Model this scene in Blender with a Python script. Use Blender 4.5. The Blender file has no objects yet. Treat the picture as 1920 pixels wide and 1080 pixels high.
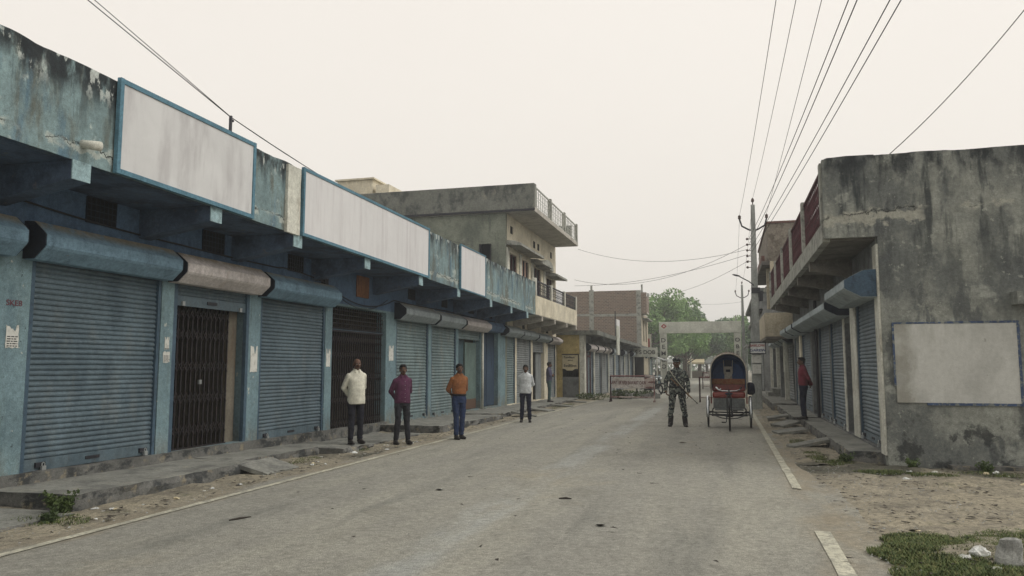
import bpy, math, random
import numpy as np
from mathutils import Vector, Matrix, noise as mnoise
R_ = math.radians
random.seed(7); np.random.seed(7)
sc = bpy.context.scene
COL = sc.collection
# ---------------------------------------------------------------- camera, sky, sun, exposure
cd = bpy.data.cameras.new('camera'); cam = bpy.data.objects.new('camera', cd); COL.objects.link(cam)
cam.location = (0, 0, 1.6); cam.rotation_euler = (R_(90 + 5.828), 0, R_(15.346))
cd.sensor_width = 36; cd.lens = 36 * 1450 / 1920; cd.clip_end = 2000; cd.clip_start = .05
sc.camera = cam
SUN_EL, SUN_AZ = R_(46), R_(84)           # azimuth measured clockwise from +Y
w = bpy.data.worlds.new('World'); sc.world = w; w.use_nodes = True
nt = w.node_tree; nt.nodes.clear()
o_ = nt.nodes.new('ShaderNodeOutputWorld'); bg = nt.nodes.new('ShaderNodeBackground')
sky = nt.nodes.new('ShaderNodeTexSky'); sky.sky_type = 'NISHITA'; sky.sun_disc = False
sky.sun_elevation = SUN_EL; sky.sun_rotation = SUN_AZ; sky.dust_density = 8; sky.air_density = 1.5
mixc = nt.nodes.new('ShaderNodeMix'); mixc.data_type = 'RGBA'; mixc.inputs[0].default_value = .93
nt.links.new(sky.outputs[0], mixc.inputs[6])
mixc.inputs[7].default_value = (8.75, 8.2, 7.5, 1)      # closed cream cloud layer
bg.inputs[1].default_value = .1
tcn = nt.nodes.new('ShaderNodeTexCoord'); cn = nt.nodes.new('ShaderNodeTexNoise'); cn.inputs['Scale'].default_value = 1.6; cn.inputs['Detail'].default_value = 5
nt.links.new(tcn.outputs['Generated'], cn.inputs['Vector'])
cm = nt.nodes.new('ShaderNodeMix'); cm.data_type = 'RGBA'; cm.inputs[6].default_value = (8.3, 7.7, 7.0, 1); cm.inputs[7].default_value = (9.1, 8.55, 7.85, 1)
nt.links.new(cn.outputs['Fac'], cm.inputs[0]); nt.links.new(cm.outputs[2], mixc.inputs[7])
nt.links.new(mixc.outputs[2], bg.inputs[0]); nt.links.new(bg.outputs[0], o_.inputs[0])
sd = bpy.data.lights.new('sun', 'SUN'); sun = bpy.data.objects.new('sun', sd); COL.objects.link(sun)
sd.energy = 1.3; sd.angle = R_(26); sd.color = (1, .97, .92)
sun.rotation_euler = (R_(90) - SUN_EL, 0, math.pi - SUN_AZ)
sc.view_settings.view_transform = 'Standard'; sc.view_settings.look = 'None'
sc.view_settings.gamma = 1; sc.view_settings.exposure = .22
try:
    sc.cycles.volume_max_steps = 64; sc.cycles.max_bounces = 6; sc.cycles.volume_bounces = 1
except Exception: pass

# ---------------------------------------------------------------- mesh helpers
class MB:
    def __init__(s): s.v = []; s.f = []; s.smooth = False
    def add(s, vs, fs):
        b = len(s.v); s.v += [tuple(p) for p in vs]; s.f += [tuple(b + i for i in f) for f in fs]; return s
    def box(s, x0, x1, y0, y1, z0, z1):
        if x0 > x1: x0, x1 = x1, x0
        if y0 > y1: y0, y1 = y1, y0
        if z0 > z1: z0, z1 = z1, z0
        return s.add([(x0,y0,z0),(x1,y0,z0),(x1,y1,z0),(x0,y1,z0),(x0,y0,z1),(x1,y0,z1),(x1,y1,z1),(x0,y1,z1)],
                     [(3,2,1,0),(4,5,6,7),(0,1,5,4),(1,2,6,5),(2,3,7,6),(3,0,4,7)])
    def ybox(s, x0, x1, y0, y1, zb0, zb1, zt0, zt1, n=1):
        """long box along Y with linearly varying bottom / top heights"""
        if x0 > x1: x0, x1 = x1, x0
        vs = []; fs = []
        for i in range(n + 1):
            t = i / n; y = y0 + (y1 - y0) * t; zb = zb0 + (zb1 - zb0) * t; zt = zt0 + (zt1 - zt0) * t
            vs += [(x0,y,zb),(x1,y,zb),(x1,y,zt),(x0,y,zt)]
        for i in range(n):
            a = i * 4
            for k in range(4): fs.append((a + k, a + (k + 1) % 4, a + 4 + (k + 1) % 4, a + 4 + k))
        fs += [(3,2,1,0), (n*4, n*4+1, n*4+2, n*4+3)]
        return s.add(vs, fs)
    def prof(s, pts, y0, y1, cap=True):
        """closed profile [(x,z)] extruded along Y"""
        n = len(pts)
        vs = [(x, y0, z) for x, z in pts] + [(x, y1, z) for x, z in pts]
        fs = [(i, (i + 1) % n, n + (i + 1) % n, n + i) for i in range(n)]
        if cap: fs += [tuple(range(n - 1, -1, -1)), tuple(range(n, 2 * n))]
        return s.add(vs, fs)
    def tube(s, pts, r, n=6, closed=False, caps=True):
        pts = [Vector(p) for p in pts]; m = len(pts)
        rr = r if isinstance(r, (list, tuple)) else [r] * m
        vs = []; prev = None
        for i, p in enumerate(pts):
            if closed: d = pts[(i + 1) % m] - pts[i - 1]
            else: d = pts[min(i + 1, m - 1)] - pts[max(i - 1, 0)]
            if d.length < 1e-9: d = Vector((0, 0, 1))
            d.normalize()
            if prev is None:
                a = Vector((0, 0, 1)) if abs(d.z) < .9 else Vector((1, 0, 0)); u = d.cross(a).normalized()
            else:
                u = prev - d * prev.dot(d)
                u = u.normalized() if u.length > 1e-6 else d.cross(Vector((0, 0, 1))).normalized()
            prev = u; vv = d.cross(u)
            for k in range(n):
                a = 2 * math.pi * k / n; vs.append(p + (u * math.cos(a) + vv * math.sin(a)) * rr[i])
        fs = []
        for i in range(m if closed else m - 1):
            j = (i + 1) % m
            for k in range(n): fs.append((i*n + k, i*n + (k+1) % n, j*n + (k+1) % n, j*n + k))
        if caps and not closed:
            fs += [tuple(range(n - 1, -1, -1)), tuple((m-1)*n + k for k in range(n))]
        return s.add(vs, fs)
    def rod(s, a, b, r, n=6): return s.tube([a, b], r, n)
    def bar(s, a, b, w, h=None, up=(0, 0, 1)):
        h = h or w; a = Vector(a); b = Vector(b); d = (b - a).normalized(); up = Vector(up)
        if abs(d.dot(up)) > .98: up = Vector((0, 1, 0))
        x = d.cross(up).normalized() * w / 2; z = x.cross(d).normalized() * h / 2
        vs = [p + sx * x + sz * z for p in (a, b) for sx, sz in ((-1,-1),(1,-1),(1,1),(-1,1))]
        return s.add(vs, [(3,2,1,0),(4,5,6,7),(0,1,5,4),(1,2,6,5),(2,3,7,6),(3,0,4,7)])
    def ell(s, c, r, nu=14, nv=8, v0=0, v1=1, rot=None):
        vs = []; c = Vector(c)
        for j in range(nv + 1):
            ph = math.pi * (v0 + (v1 - v0) * j / nv)
            for i in range(nu):
                th = 2 * math.pi * i / nu
                p = Vector((r[0]*math.sin(ph)*math.cos(th), r[1]*math.sin(ph)*math.sin(th), r[2]*math.cos(ph)))
                if rot: p = rot @ p
                vs.append(c + p)
        fs = []
        for j in range(nv):
            for i in range(nu): fs.append((j*nu+i, j*nu+(i+1)%nu, (j+1)*nu+(i+1)%nu, (j+1)*nu+i))
        fs += [tuple(range(nu-1, -1, -1)), tuple(nv*nu + i for i in range(nu))]
        return s.add(vs, fs)
    def loft(s, rings, n=20):
        """rings: (cx,cy,z,rx,ry) stacked"""
        vs = []
        for cx, cy, z, rx, ry in rings:
            for k in range(n):
                a = 2*math.pi*k/n; vs.append((cx + rx*math.cos(a), cy + ry*math.sin(a), z))
        fs = []
        for j in range(len(rings)-1):
            for k in range(n): fs.append((j*n+k, j*n+(k+1)%n, (j+1)*n+(k+1)%n, (j+1)*n+k))
        fs += [tuple(range(n-1,-1,-1)), tuple((len(rings)-1)*n+k for k in range(n))]
        return s.add(vs, fs)
    def caps(s, a, b, r0, r1, n=12):
        """tapered capsule"""
        a = Vector(a); b = Vector(b); d = (b - a).normalized(); pts = []; rr = []
        for k in range(4):
            t = math.pi/2 * (k + .35) / 4; pts.append(a - d*r0*math.cos(t)); rr.append(r0*math.sin(t))
        pts.append(a); rr.append(r0); pts.append((a+b)/2); rr.append((r0+r1)/2); pts.append(b); rr.append(r1)
        for k in range(3, -1, -1):
            t = math.pi/2 * (k + .35) / 4; pts.append(b + d*r1*math.cos(t)); rr.append(r1*math.sin(t))
        return s.tube(pts, rr, n)
    def jitter(s, a, sc_=3.0, seed=0):
        o = Vector((seed*7.3, seed*3.1, seed))
        s.v = [tuple(Vector(p) + mnoise.noise_vector(Vector(p)*sc_ + o)*a) for p in s.v]; return s

def top_of(o):
    while o.parent: o = o.parent
    return o
WORLD_ROOTS = {}
def build(name, mb, mat, parent=None, world=True, smooth=False, label=None, bevel=0):
    me = bpy.data.meshes.new(name)
    vs = mb.v
    o = bpy.data.objects.new(name, me)
    off = Vector((0, 0, 0))
    if parent is not None and world: off = Vector(top_of(parent).location)
    elif parent is None and world and vs:
        a = np.array(vs); off = Vector(((a[:,0].min()+a[:,0].max())/2, (a[:,1].min()+a[:,1].max())/2, a[:,2].min())); o.location = off
    me.from_pydata([(x-off.x, y-off.y, z-off.z) for x, y, z in vs], [], mb.f)
    me.update()
    if smooth:
        for p in me.polygons: p.use_smooth = True
    if isinstance(mat, str): mat = MAT[mat]
    me.materials.append(mat)
    COL.objects.link(o)
    if parent is not None: o.parent = parent
    if label: o['label'] = label
    if bevel:
        m = o.modifiers.new('bevel', 'BEVEL'); m.width = bevel; m.segments = 2; m.limit_method = 'ANGLE'
    return o
def tag(o, label=None, cat=None, group=None, kind=None):
    if label: o['label'] = label
    if cat: o['category'] = cat
    if group: o['group'] = group
    if kind: o['kind'] = kind
    return o
def empty(name, loc, label, cat, group=None, rz=0):
    o = bpy.data.objects.new(name, None); COL.objects.link(o); o.location = loc; o.rotation_euler = (0, 0, rz)
    o.empty_display_size = .1
    bpy.context.view_layer.update()
    return tag(o, label, cat, group)
def copy_tree(o, parent=None):
    c = o.copy(); COL.objects.link(c)
    if parent: c.parent = parent
    for ch in list(o.children): copy_tree(ch, c)
    return c

# ---------------------------------------------------------------- materials
MAT = {}
def S(c):   # sRGB 0-255 -> linear
    l = [((x/255)/12.92 if x/255 <= .04045 else ((x/255+.055)/1.055)**2.4) for x in c]
    return (l[0]*.93, l[1]*.985, l[2]*1.06, 1)
def M(name, base, layers=(), rough=.9, bump=.3, bscale=40, var=.18, vscale=1.3, metallic=0, spec=.3, grain=1):
    """layers: dicts  col, scale=(x,y,z), lo, hi, amt, z=(z0,z1) fade-in ramp, crack=(a,b,width)"""
    m = bpy.data.materials.new(name); m.use_nodes = True; t = m.node_tree; N = t.nodes; L = t.links
    b = N['Principled BSDF']; b.inputs['Roughness'].default_value = rough; b.inputs['Metallic'].default_value = metallic
    b.inputs['Specular IOR Level'].default_value = spec
    geo = N.new('ShaderNodeNewGeometry')
    def mathn(op, a, b2=None, clamp=False):
        n = N.new('ShaderNodeMath'); n.operation = op; n.use_clamp = clamp
        for i, x in enumerate((a, b2)):
            if x is None: continue
            if isinstance(x, (int, float)): n.inputs[i].default_value = x
            else: L.new(x, n.inputs[i])
        return n.outputs[0]
    def noise(scale, detail=6, rough_=.6, off=0):
        vm = N.new('ShaderNodeVectorMath'); vm.operation = 'MULTIPLY_ADD'; L.new(geo.outputs['Position'], vm.inputs[0])
        vm.inputs[1].default_value = scale; vm.inputs[2].default_value = (off, off*1.7, off*.6)
        n = N.new('ShaderNodeTexNoise'); n.inputs['Scale'].default_value = 1; n.inputs['Detail'].default_value = detail
        n.inputs['Roughness'].default_value = rough_; L.new(vm.outputs[0], n.inputs['Vector']); return n.outputs['Fac']
    def smooth(x, lo, hi):
        n = N.new('ShaderNodeMapRange'); n.interpolation_type = 'SMOOTHSTEP'; L.new(x, n.inputs['Value'])
        n.inputs['From Min'].default_value = lo; n.inputs['From Max'].default_value = hi; return n.outputs['Result']
    def mix(f, a, c):
        n = N.new('ShaderNodeMix'); n.data_type = 'RGBA'
        if isinstance(f, (int, float)): n.inputs[0].default_value = f
        else: L.new(f, n.inputs[0])
        for i, x in ((6, a), (7, c)):
            if isinstance(x, tuple): n.inputs[i].default_value = x
            else: L.new(x, n.inputs[i])
        return n.outputs[2]
    base = base if len(base) == 4 else tuple(base) + (1,)
    dk = tuple(x*(1-var) for x in base[:3]) + (1,); lt = tuple(min(1, x*(1+var)) for x in base[:3]) + (1,)
    col = mix(smooth(noise((vscale,)*3, 8, .7), .3, .7), dk, lt)
    sep = N.new('ShaderNodeSeparateXYZ'); L.new(geo.outputs['Position'], sep.inputs[0])
    hts = []
    for i, l in enumerate(layers):
        sclv = l.get('scale', (3, 3, 3)); sclv = (sclv,)*3 if isinstance(sclv, (int, float)) else sclv
        n = noise(sclv, l.get('detail', 8), l.get('rough', .65), 3.7*i + l.get('off', 1.1))
        if 'crack' in l:
            a, bb, wd = l['crack']
            zz = mathn('SUBTRACT', sep.outputs['Z'], mathn('MULTIPLY_ADD', sep.outputs[l.get('axis', 'Y')], bb))
            zz.node.inputs[1].default_value = 0
            lin = mathn('MULTIPLY', sep.outputs[l.get('axis', 'Y')], bb)
            zc = mathn('SUBTRACT', sep.outputs['Z'], mathn('ADD', lin, a))
            dd = mathn('ABSOLUTE', mathn('ADD', zc, mathn('MULTIPLY', mathn('SUBTRACT', n, .5), l.get('wob', .5))))
            gate = smooth(noise((1.1, 1.1, 1.1), 3, .5, 9.1), l.get('g0', .42), l.get('g0', .42)+.05)
            mk = mathn('MULTIPLY', mathn('SUBTRACT', 1, smooth(dd, wd*.4, wd)), gate)
        else:
            mk = smooth(n, l.get('lo', .5), l.get('hi', .6))
        if 'xband' in l:
            x0, wd = l['xband']; xx = mathn('ABSOLUTE', mathn('ADD', mathn('SUBTRACT', sep.outputs[l.get('axis', 'X')], x0), mathn('MULTIPLY', mathn('SUBTRACT', n, .5), wd*1.5)))
            mk = mathn('MULTIPLY', mathn('SUBTRACT', 1, smooth(xx, wd*.3, wd)), smooth(noise((1.2, .5, 1), 4, .6, 31), .35, .6))
        if 'z' in l: 
            zn = mathn('ADD', sep.outputs['Z'], mathn('MULTIPLY', mathn('SUBTRACT', noise((2.5, 2.5, .7), 5, .6, 5+i), .5), l.get('zw', .8)))
            mk = mathn('MULTIPLY', mk, smooth(zn, *l['z']) if l['z'][0] < l['z'][1] else mathn('SUBTRACT', 1, smooth(zn, l['z'][1], l['z'][0])))
        mk = mathn('MULTIPLY', mk, l.get('amt', 1))
        c = l['col'] if len(l['col']) == 4 else tuple(l['col']) + (1,)
        col = mix(mk, col, c)
        if l.get('h'): hts.append(mathn('MULTIPLY', mk, l['h']))
    if bump >= .1 and grain:
        for sc_g, am, oo in ((95, .16*grain, 2.2), (17, .12*grain, 8.8)):
            gn = N.new('ShaderNodeMapRange'); L.new(noise((sc_g,)*3, 3, .7, oo), gn.inputs['Value']); gn.inputs['From Min'].default_value = .3; gn.inputs['From Max'].default_value = .7
            gn.inputs['To Min'].default_value = 1-am*1.6; gn.inputs['To Max'].default_value = 1+am*1.6
            vm = N.new('ShaderNodeVectorMath'); vm.operation = 'SCALE'; L.new(col, vm.inputs[0]); L.new(gn.outputs[0], vm.inputs['Scale']); col = vm.outputs[0]
    L.new(col, b.inputs['Base Color'])
    if bump:
        h = noise((bscale,)*3, 6, .7)
        for x in hts: h = mathn('ADD', h, x)
        bn = N.new('ShaderNodeBump'); bn.inputs['Strength'].default_value = bump; bn.inputs['Distance'].default_value = .02
        L.new(h, bn.inputs['Height']); L.new(bn.outputs[0], b.inputs['Normal'])
    MAT[name] = m; return m

MOLD = S((38, 42, 44)); DUST = S((150, 132, 106)); PLA = S((178, 178, 166))
# facade paint of the blue row
BL = S((110, 130, 133))
M('blue_paint', BL, [dict(col=S((136,158,156)), scale=(1.5,1.5,.8), lo=.45, hi=.7, amt=.5),
    dict(col=S((78,98,104)), scale=(4,4,1.2), lo=.52, hi=.7, amt=.6),
    dict(col=S((96,110,106)), scale=(7,7,.6), lo=.55, hi=.7, amt=.6, off=17), dict(col=PLA, scale=6, lo=.64, hi=.66, amt=.85, h=-.6), dict(col=S((60,68,70)), scale=13, lo=.655, hi=.68, amt=.75), dict(col=S((176,186,180)), scale=(26,26,26), lo=.68, hi=.7, amt=.7, off=23),
    dict(col=S((120,110,92)), scale=(5,5,2), lo=.35, hi=.6, amt=.75, z=(.7, .1))], bump=.35)
M('upper_wall_paint', S((86,108,130)), [dict(col=S((62,80,102)), scale=(3,3,1), lo=.45, hi=.7, amt=.7), dict(col=PLA, scale=7, lo=.7, hi=.73, amt=.5)])
M('parapet_paint', S((124,142,140)), [
    dict(col=S((80,106,120)), scale=(1.6,1.6,.5), lo=.5, hi=.62, amt=.8),
    dict(col=S((96,96,84)), scale=(2.4,2.4,.7), lo=.46, hi=.62, amt=.85),
    dict(col=S((180,186,176)), scale=(2.2,2.2,2.2), lo=.58, hi=.66, amt=.7, h=.5),
    dict(col=S((56,66,68)), scale=(7,7,.9), lo=.46, hi=.6, amt=.8, z=(4.1, 4.9), zw=1.1),
    dict(col=MOLD, scale=(4,4,1.8), lo=.4, hi=.56, amt=.95, z=(4.62, 4.92), zw=.6),
    dict(col=S((196,198,188)), scale=(6,6,3), lo=.56, hi=.62, amt=.8, z=(4.6, 4.9), zw=.4, h=.5),
    dict(col=S((186,186,172)), scale=(7,7,7), crack=(4.18, -.0135, .07), wob=.35, g0=.44, amt=.6),
    dict(col=S((40,44,44)), scale=(2.6,2.6,2.6), crack=(4.2, -.0135, .011), wob=.42, g0=.44, rough=.75, h=-1.5)], bump=.5, bscale=25)
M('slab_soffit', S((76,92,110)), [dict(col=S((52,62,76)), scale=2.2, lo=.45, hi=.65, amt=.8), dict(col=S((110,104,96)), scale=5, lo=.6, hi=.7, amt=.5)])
M('soffit_grey', S((116,110,100)), [dict(col=S((78,74,70)), scale=2.2, lo=.45, hi=.65, amt=.7), dict(col=S((140,134,120)), scale=5, lo=.6, hi=.7, amt=.5)])
M('bracket_tip', S((150,172,172)), [dict(col=S((100,110,108)), scale=8, lo=.5, hi=.65, amt=.6)])
def board(nm, sc0):
    M(nm, S((206,202,196)), [dict(col=S((168,162,158)), scale=(2.2,2.2,.55), lo=.45, hi=.72, amt=.7, off=sc0),
    dict(col=S((140,134,130)), scale=(9,9,1.1), lo=.62, hi=.78, amt=.55, off=sc0), dict(col=S((60,56,52)), scale=(14,14,9), lo=.73, hi=.76, amt=.8, off=sc0)], bump=.08, var=.05)
board('board_dirty', 3.3)
M('board_pale', S((214,209,203)), [dict(col=S((186,178,174)), scale=(6,6,.5), lo=.45, hi=.75, amt=.6), dict(col=S((120,112,106)), scale=(16,16,3), lo=.74, hi=.78, amt=.5)], bump=.05, var=.04)
M('board_frame', S((88,122,134)), [dict(col=S((60,84,96)), scale=9, lo=.6, hi=.72, amt=.6)], bump=.1)
M('shutter_blue', S((86,100,105)), [dict(col=S((60,76,84)), scale=(2,2,.9), lo=.42, hi=.68, amt=.7), dict(col=S((112,116,112)), scale=(4,4,1.5), lo=.5, hi=.72, amt=.5),
    dict(col=S((86,84,78)), scale=(7,7,3), lo=.55, hi=.7, amt=.5, z=(.75,.3), zw=.4)], rough=.6, bump=.12, spec=.4)
M('shutter_green', S((112,126,124)), [dict(col=S((84,98,98)), scale=(3,3,1), lo=.42, hi=.68, amt=.7), dict(col=S((140,134,120)), scale=(4,4,1.5), lo=.5, hi=.72, amt=.5)], rough=.65, bump=.12)
M('shutter_grey', S((134,136,132)), [dict(col=S((100,102,102)), scale=(3,3,1), lo=.42, hi=.68, amt=.7), dict(col=S((116,96,78)), scale=(5,5,1.5), lo=.6, hi=.72, amt=.6)], rough=.65, bump=.12)
M('shutter_steel', S((108,118,122)), [dict(col=S((84,92,96)), scale=(3,3,1), lo=.42, hi=.68, amt=.7), dict(col=S((104,88,72)), scale=(6,6,1.5), lo=.6, hi=.72, amt=.6)], rough=.6, bump=.12)
M('guide_blue', S((66,84,96)), [dict(col=S((52,64,74)), scale=8, lo=.55, hi=.7, amt=.6)], rough=.6, bump=.1)
M('hood_blue', S((116,140,152)), [dict(col=S((88,106,116)), scale=(5,5,2), lo=.48, hi=.7, amt=.6), dict(col=S((128,98,72)), scale=9, lo=.68, hi=.73, amt=.5),
    dict(col=S((140,126,100)), scale=(4,4,4), lo=.3, hi=.5, amt=.85, z=(3.22, 3.36), zw=.06)], rough=.92, spec=.1, bump=.15)
M('hood_cream', S((196,186,178)), [dict(col=S((160,146,132)), scale=(6,6,3), lo=.5, hi=.7, amt=.6), dict(col=S((110,98,84)), scale=12, lo=.66, hi=.72, amt=.5),
    dict(col=S((140,124,96)), scale=(4,4,4), lo=.3, hi=.5, amt=.85, z=(3.22, 3.36), zw=.06)], rough=.92, spec=.1, bump=.15)
M('hood_grey', S((158,164,162)), [dict(col=S((112,114,112)), scale=(5,5,2), lo=.48, hi=.7, amt=.6), dict(col=S((124,84,60)), scale=9, lo=.66, hi=.72, amt=.6),
    dict(col=S((140,130,110)), scale=(4,4,4), lo=.35, hi=.5, amt=.8, z=(3.1, 3.26), zw=.06)], rough=.9, spec=.1, bump=.15)
M('end_cap_dark', S((34,40,50)), rough=.8, bump=.1)
M('end_cap_blue', S((64,82,96)), [dict(col=S((42,52,62)), scale=7, lo=.5, hi=.65, amt=.7)], rough=.8, bump=.1)
M('gate_iron', S((32,28,30)), [dict(col=S((62,48,42)), scale=20, lo=.5, hi=.65, amt=.7)], rough=.7, bump=.2)
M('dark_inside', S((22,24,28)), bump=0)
M('rust_red', S((74,38,42)), [dict(col=S((50,32,34)), scale=12, lo=.5, hi=.6, amt=.8)], rough=.8)
M('door_teal', S((72,92,96)), [dict(col=S((48,60,66)), scale=(4,4,1), lo=.5, hi=.65, amt=.7)])
M('door_blue', S((54,70,86)), [dict(col=S((36,48,60)), scale=(4,4,1), lo=.5, hi=.65, amt=.7)])
M('door_green', S((96,112,104)), [dict(col=S((90,100,92)), scale=(4,4,1), lo=.5, hi=.65, amt=.6), dict(col=S((92,70,56)), scale=3, lo=.2, hi=.4, amt=1, z=(.55,.5), zw=.05)])
M('wood_panel', S((136,92,62)), [dict(col=S((84,56,40)), scale=(20,20,2), lo=.45, hi=.65, amt=.8)])
M('brown_wall', S((112,104,90)), [dict(col=S((96,80,62)), scale=(5,5,1), lo=.5, hi=.65, amt=.6)])
M('lock_metal', S((190,190,184)), rough=.35, metallic=.7, bump=0)
M('paper', S((206,202,190)), [dict(col=S((150,146,134)), scale=14, lo=.5, hi=.68, amt=.7)], bump=.05)
M('ink_dark', S((60,58,56)), bump=0)
M('ink_red', S((150,52,48)), bump=0)
M('ink_maroon', S((92,40,42)), bump=0)
M('ink_blue', S((50,68,112)), bump=0)
M('ink_faded_red', S((104,66,72)), bump=0)
M('concrete', S((134,132,122)), [dict(col=S((96,95,90)), scale=3, lo=.45, hi=.65, amt=.7), dict(col=S((74,73,70)), scale=9, lo=.6, hi=.7, amt=.6), dict(col=S((154,148,130)), scale=4, lo=.55, hi=.7, amt=.6)], bump=.6, bscale=18)
M('plinth_side', S((104,102,96)), [dict(col=S((50,52,52)), scale=(3,3,5), lo=.48, hi=.6, amt=.85), dict(col=S((146,134,110)), scale=5, lo=.55, hi=.66, amt=.7)], bump=.8, bscale=14)
M('old_concrete', S((140,140,129)), [
    dict(col=S((96,98,94)), scale=(1.1,1.1,.7), lo=.42, hi=.6, amt=.85),
    dict(col=S((158,158,146)), scale=(1.7,1.7,2.2), lo=.56, hi=.66, amt=.75, h=.3),
    dict(col=S((54,58,58)), scale=(3.2,3.2,.5), lo=.47, hi=.6, amt=.9, z=(2.2, 4.4), zw=1.2),
    dict(col=S((82,84,82)), scale=(2,2,.8), lo=.54, hi=.62, amt=.8, off=21), dict(col=S((168,168,154)), scale=(9,9,9), lo=.62, hi=.66, amt=.5, h=.3),
    dict(col=MOLD, scale=(3,3,1.6), lo=.42, hi=.58, amt=.9, z=(4.5, 5.0), zw=.9),
    dict(col=S((46,48,48)), scale=(2.6,2.6,2.6), lo=.52, hi=.6, amt=.8, z=(1.0, .6), zw=.5),
    dict(col=S((168,164,148)), scale=(5,5,5), crack=(3.98, .03, .13), axis='X', wob=.7, g0=.4, amt=.75),
    dict(col=S((52,54,52)), scale=(2.4,2.4,2.4), crack=(4.04, .03, .013), axis='X', wob=.5, g0=.42, rough=.8, h=-1),
    dict(col=S((36,38,36)), scale=8, lo=.71, hi=.73, amt=.9, h=-.6)], bump=.7, bscale=16, vscale=2.5)
M('wall_board_white', S((190,187,177)), [dict(col=S((132,128,114)), scale=(5,5,4), xband=(2.66,.3), amt=.8), dict(col=S((150,146,134)), scale=(2.2,2.2,.7), lo=.48, hi=.7, amt=.6, off=14), dict(col=S((164,161,152)), scale=(2,2,1), lo=.5, hi=.7, amt=.6), dict(col=S((120,116,104)), scale=(4,4,4), lo=.64, hi=.69, amt=.6), dict(col=S((120,116,104)), scale=13, lo=.7, hi=.73, amt=.8, h=-.4)], bump=.3, var=.05, grain=.35)
M('border_blue', S((66,80,104)), [dict(col=S((124,126,118)), scale=11, lo=.5, hi=.56, amt=.85)])
M('grey_green_wall', S((126,128,112)), [dict(col=S((92,96,86)), scale=(.8,.8,.6), lo=.45, hi=.65, amt=.7), dict(col=S((76,80,74)), scale=(3,3,.5), lo=.55, hi=.7, amt=.6),
    dict(col=S((150,148,134)), scale=(1.3,1.3,1.3), lo=.62, hi=.7, amt=.6)], bump=.3)
M('roof_parapet', S((116,116,106)), [dict(col=S((66,68,66)), scale=(2,2,1.4), lo=.45, hi=.62, amt=.8), dict(col=S((142,136,120)), scale=(4,4,2), lo=.6, hi=.7, amt=.6)], bump=.3)
M('cream_wall', S((214,202,176)), [dict(col=S((180,166,138)), scale=(2,2,.7), lo=.5, hi=.68, amt=.6), dict(col=S((116,106,90)), scale=(6,6,1.2), lo=.63, hi=.72, amt=.6)], bump=.2)
M('cream_soffit', S((176,168,154)), [dict(col=S((132,124,114)), scale=2, lo=.5, hi=.65, amt=.6)])
M('sunshade_concrete', S((150,148,136)), [dict(col=S((88,88,82)), scale=(4,4,4), lo=.5, hi=.65, amt=.7)])
M('pink_panel', S((176,142,126)), [dict(col=S((122,88,76)), scale=(8,8,1), lo=.5, hi=.65, amt=.6)])
M('window_dark', S((40,38,42)), rough=.3, bump=0)
M('rail_white', S((176,174,162)), bump=0)
M('rail_dark', S((58,58,64)), bump=0)
M('yellow_wall', S((190,168,112)), [dict(col=S((150,128,84)), scale=2, lo=.45, hi=.65, amt=.6), dict(col=S((100,88,66)), scale=(4,4,2), lo=.6, hi=.68, amt=.6)])
M('sign_cream', S((204,188,152)), [dict(col=S((170,150,116)), scale=7, lo=.5, hi=.7, amt=.6)], bump=0)
M('pillar_white', S((200,196,180)), [dict(col=S((150,140,122)), scale=(5,5,2), lo=.5, hi=.66, amt=.7), dict(col=S((110,96,84)), scale=9, lo=.64, hi=.7, amt=.7)])
M('shop_grey_wall', S((116,116,112)), [dict(col=S((78,78,78)), scale=2, lo=.45, hi=.65, amt=.7)])  # plain grey wall colour with darker mottling
M('peach_wall', S((178,166,142)), [dict(col=S((150,136,110)), scale=3, lo=.5, hi=.68, amt=.6)])
M('tin_sheet', S((150,150,144)), [dict(col=S((100,86,72)), scale=5, lo=.5, hi=.66, amt=.6)], rough=.6)
M('road_paint', S((184,178,156)), [dict(col=S((142,138,124)), scale=(7,7,7), lo=.5, hi=.6, amt=.8), dict(col=S((142,138,124)), scale=(26,26,30), lo=.5, hi=.58, amt=.6)], bump=.1)
M('asphalt', S((145,141,129)), [
    dict(col=S((160,155,139)), scale=(.9,.12,1), lo=.42, hi=.66, amt=.7),
    dict(col=S((124,122,112)), scale=(1.6,.16,1), lo=.52, hi=.7, amt=.7, off=6),
    dict(col=S((126,122,109)), scale=(1.1,.8,1), lo=.56, hi=.68, amt=.45), dict(col=S((160,156,142)), scale=(9,4,1), lo=.62, hi=.66, amt=.45), dict(col=S((92,90,82)), scale=(7,5,1), lo=.66, hi=.69, amt=.45),
    dict(col=S((154,144,122)), scale=(.5,.35,1), lo=.6, hi=.72, amt=.45, off=12),
    dict(col=S((92,88,80)), scale=60, lo=.6, hi=.68, amt=.6, detail=3),
    dict(col=S((178,170,150)), scale=75, lo=.63, hi=.7, amt=.5, detail=3),
    dict(col=S((168,168,160)), scale=(3,.6,1), xband=(-2.55,.34), amt=.55), dict(col=S((146,134,112)), scale=(2,1,1), xband=(1.1,.5), amt=.8), dict(col=S((146,134,112)), scale=(2,1,1), xband=(-6.2,.45), amt=.8),
    dict(col=S((74,70,64)), scale=5, lo=.75, hi=.77, amt=.7)], bump=.8, bscale=70, var=.08, grain=1.25)
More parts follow.
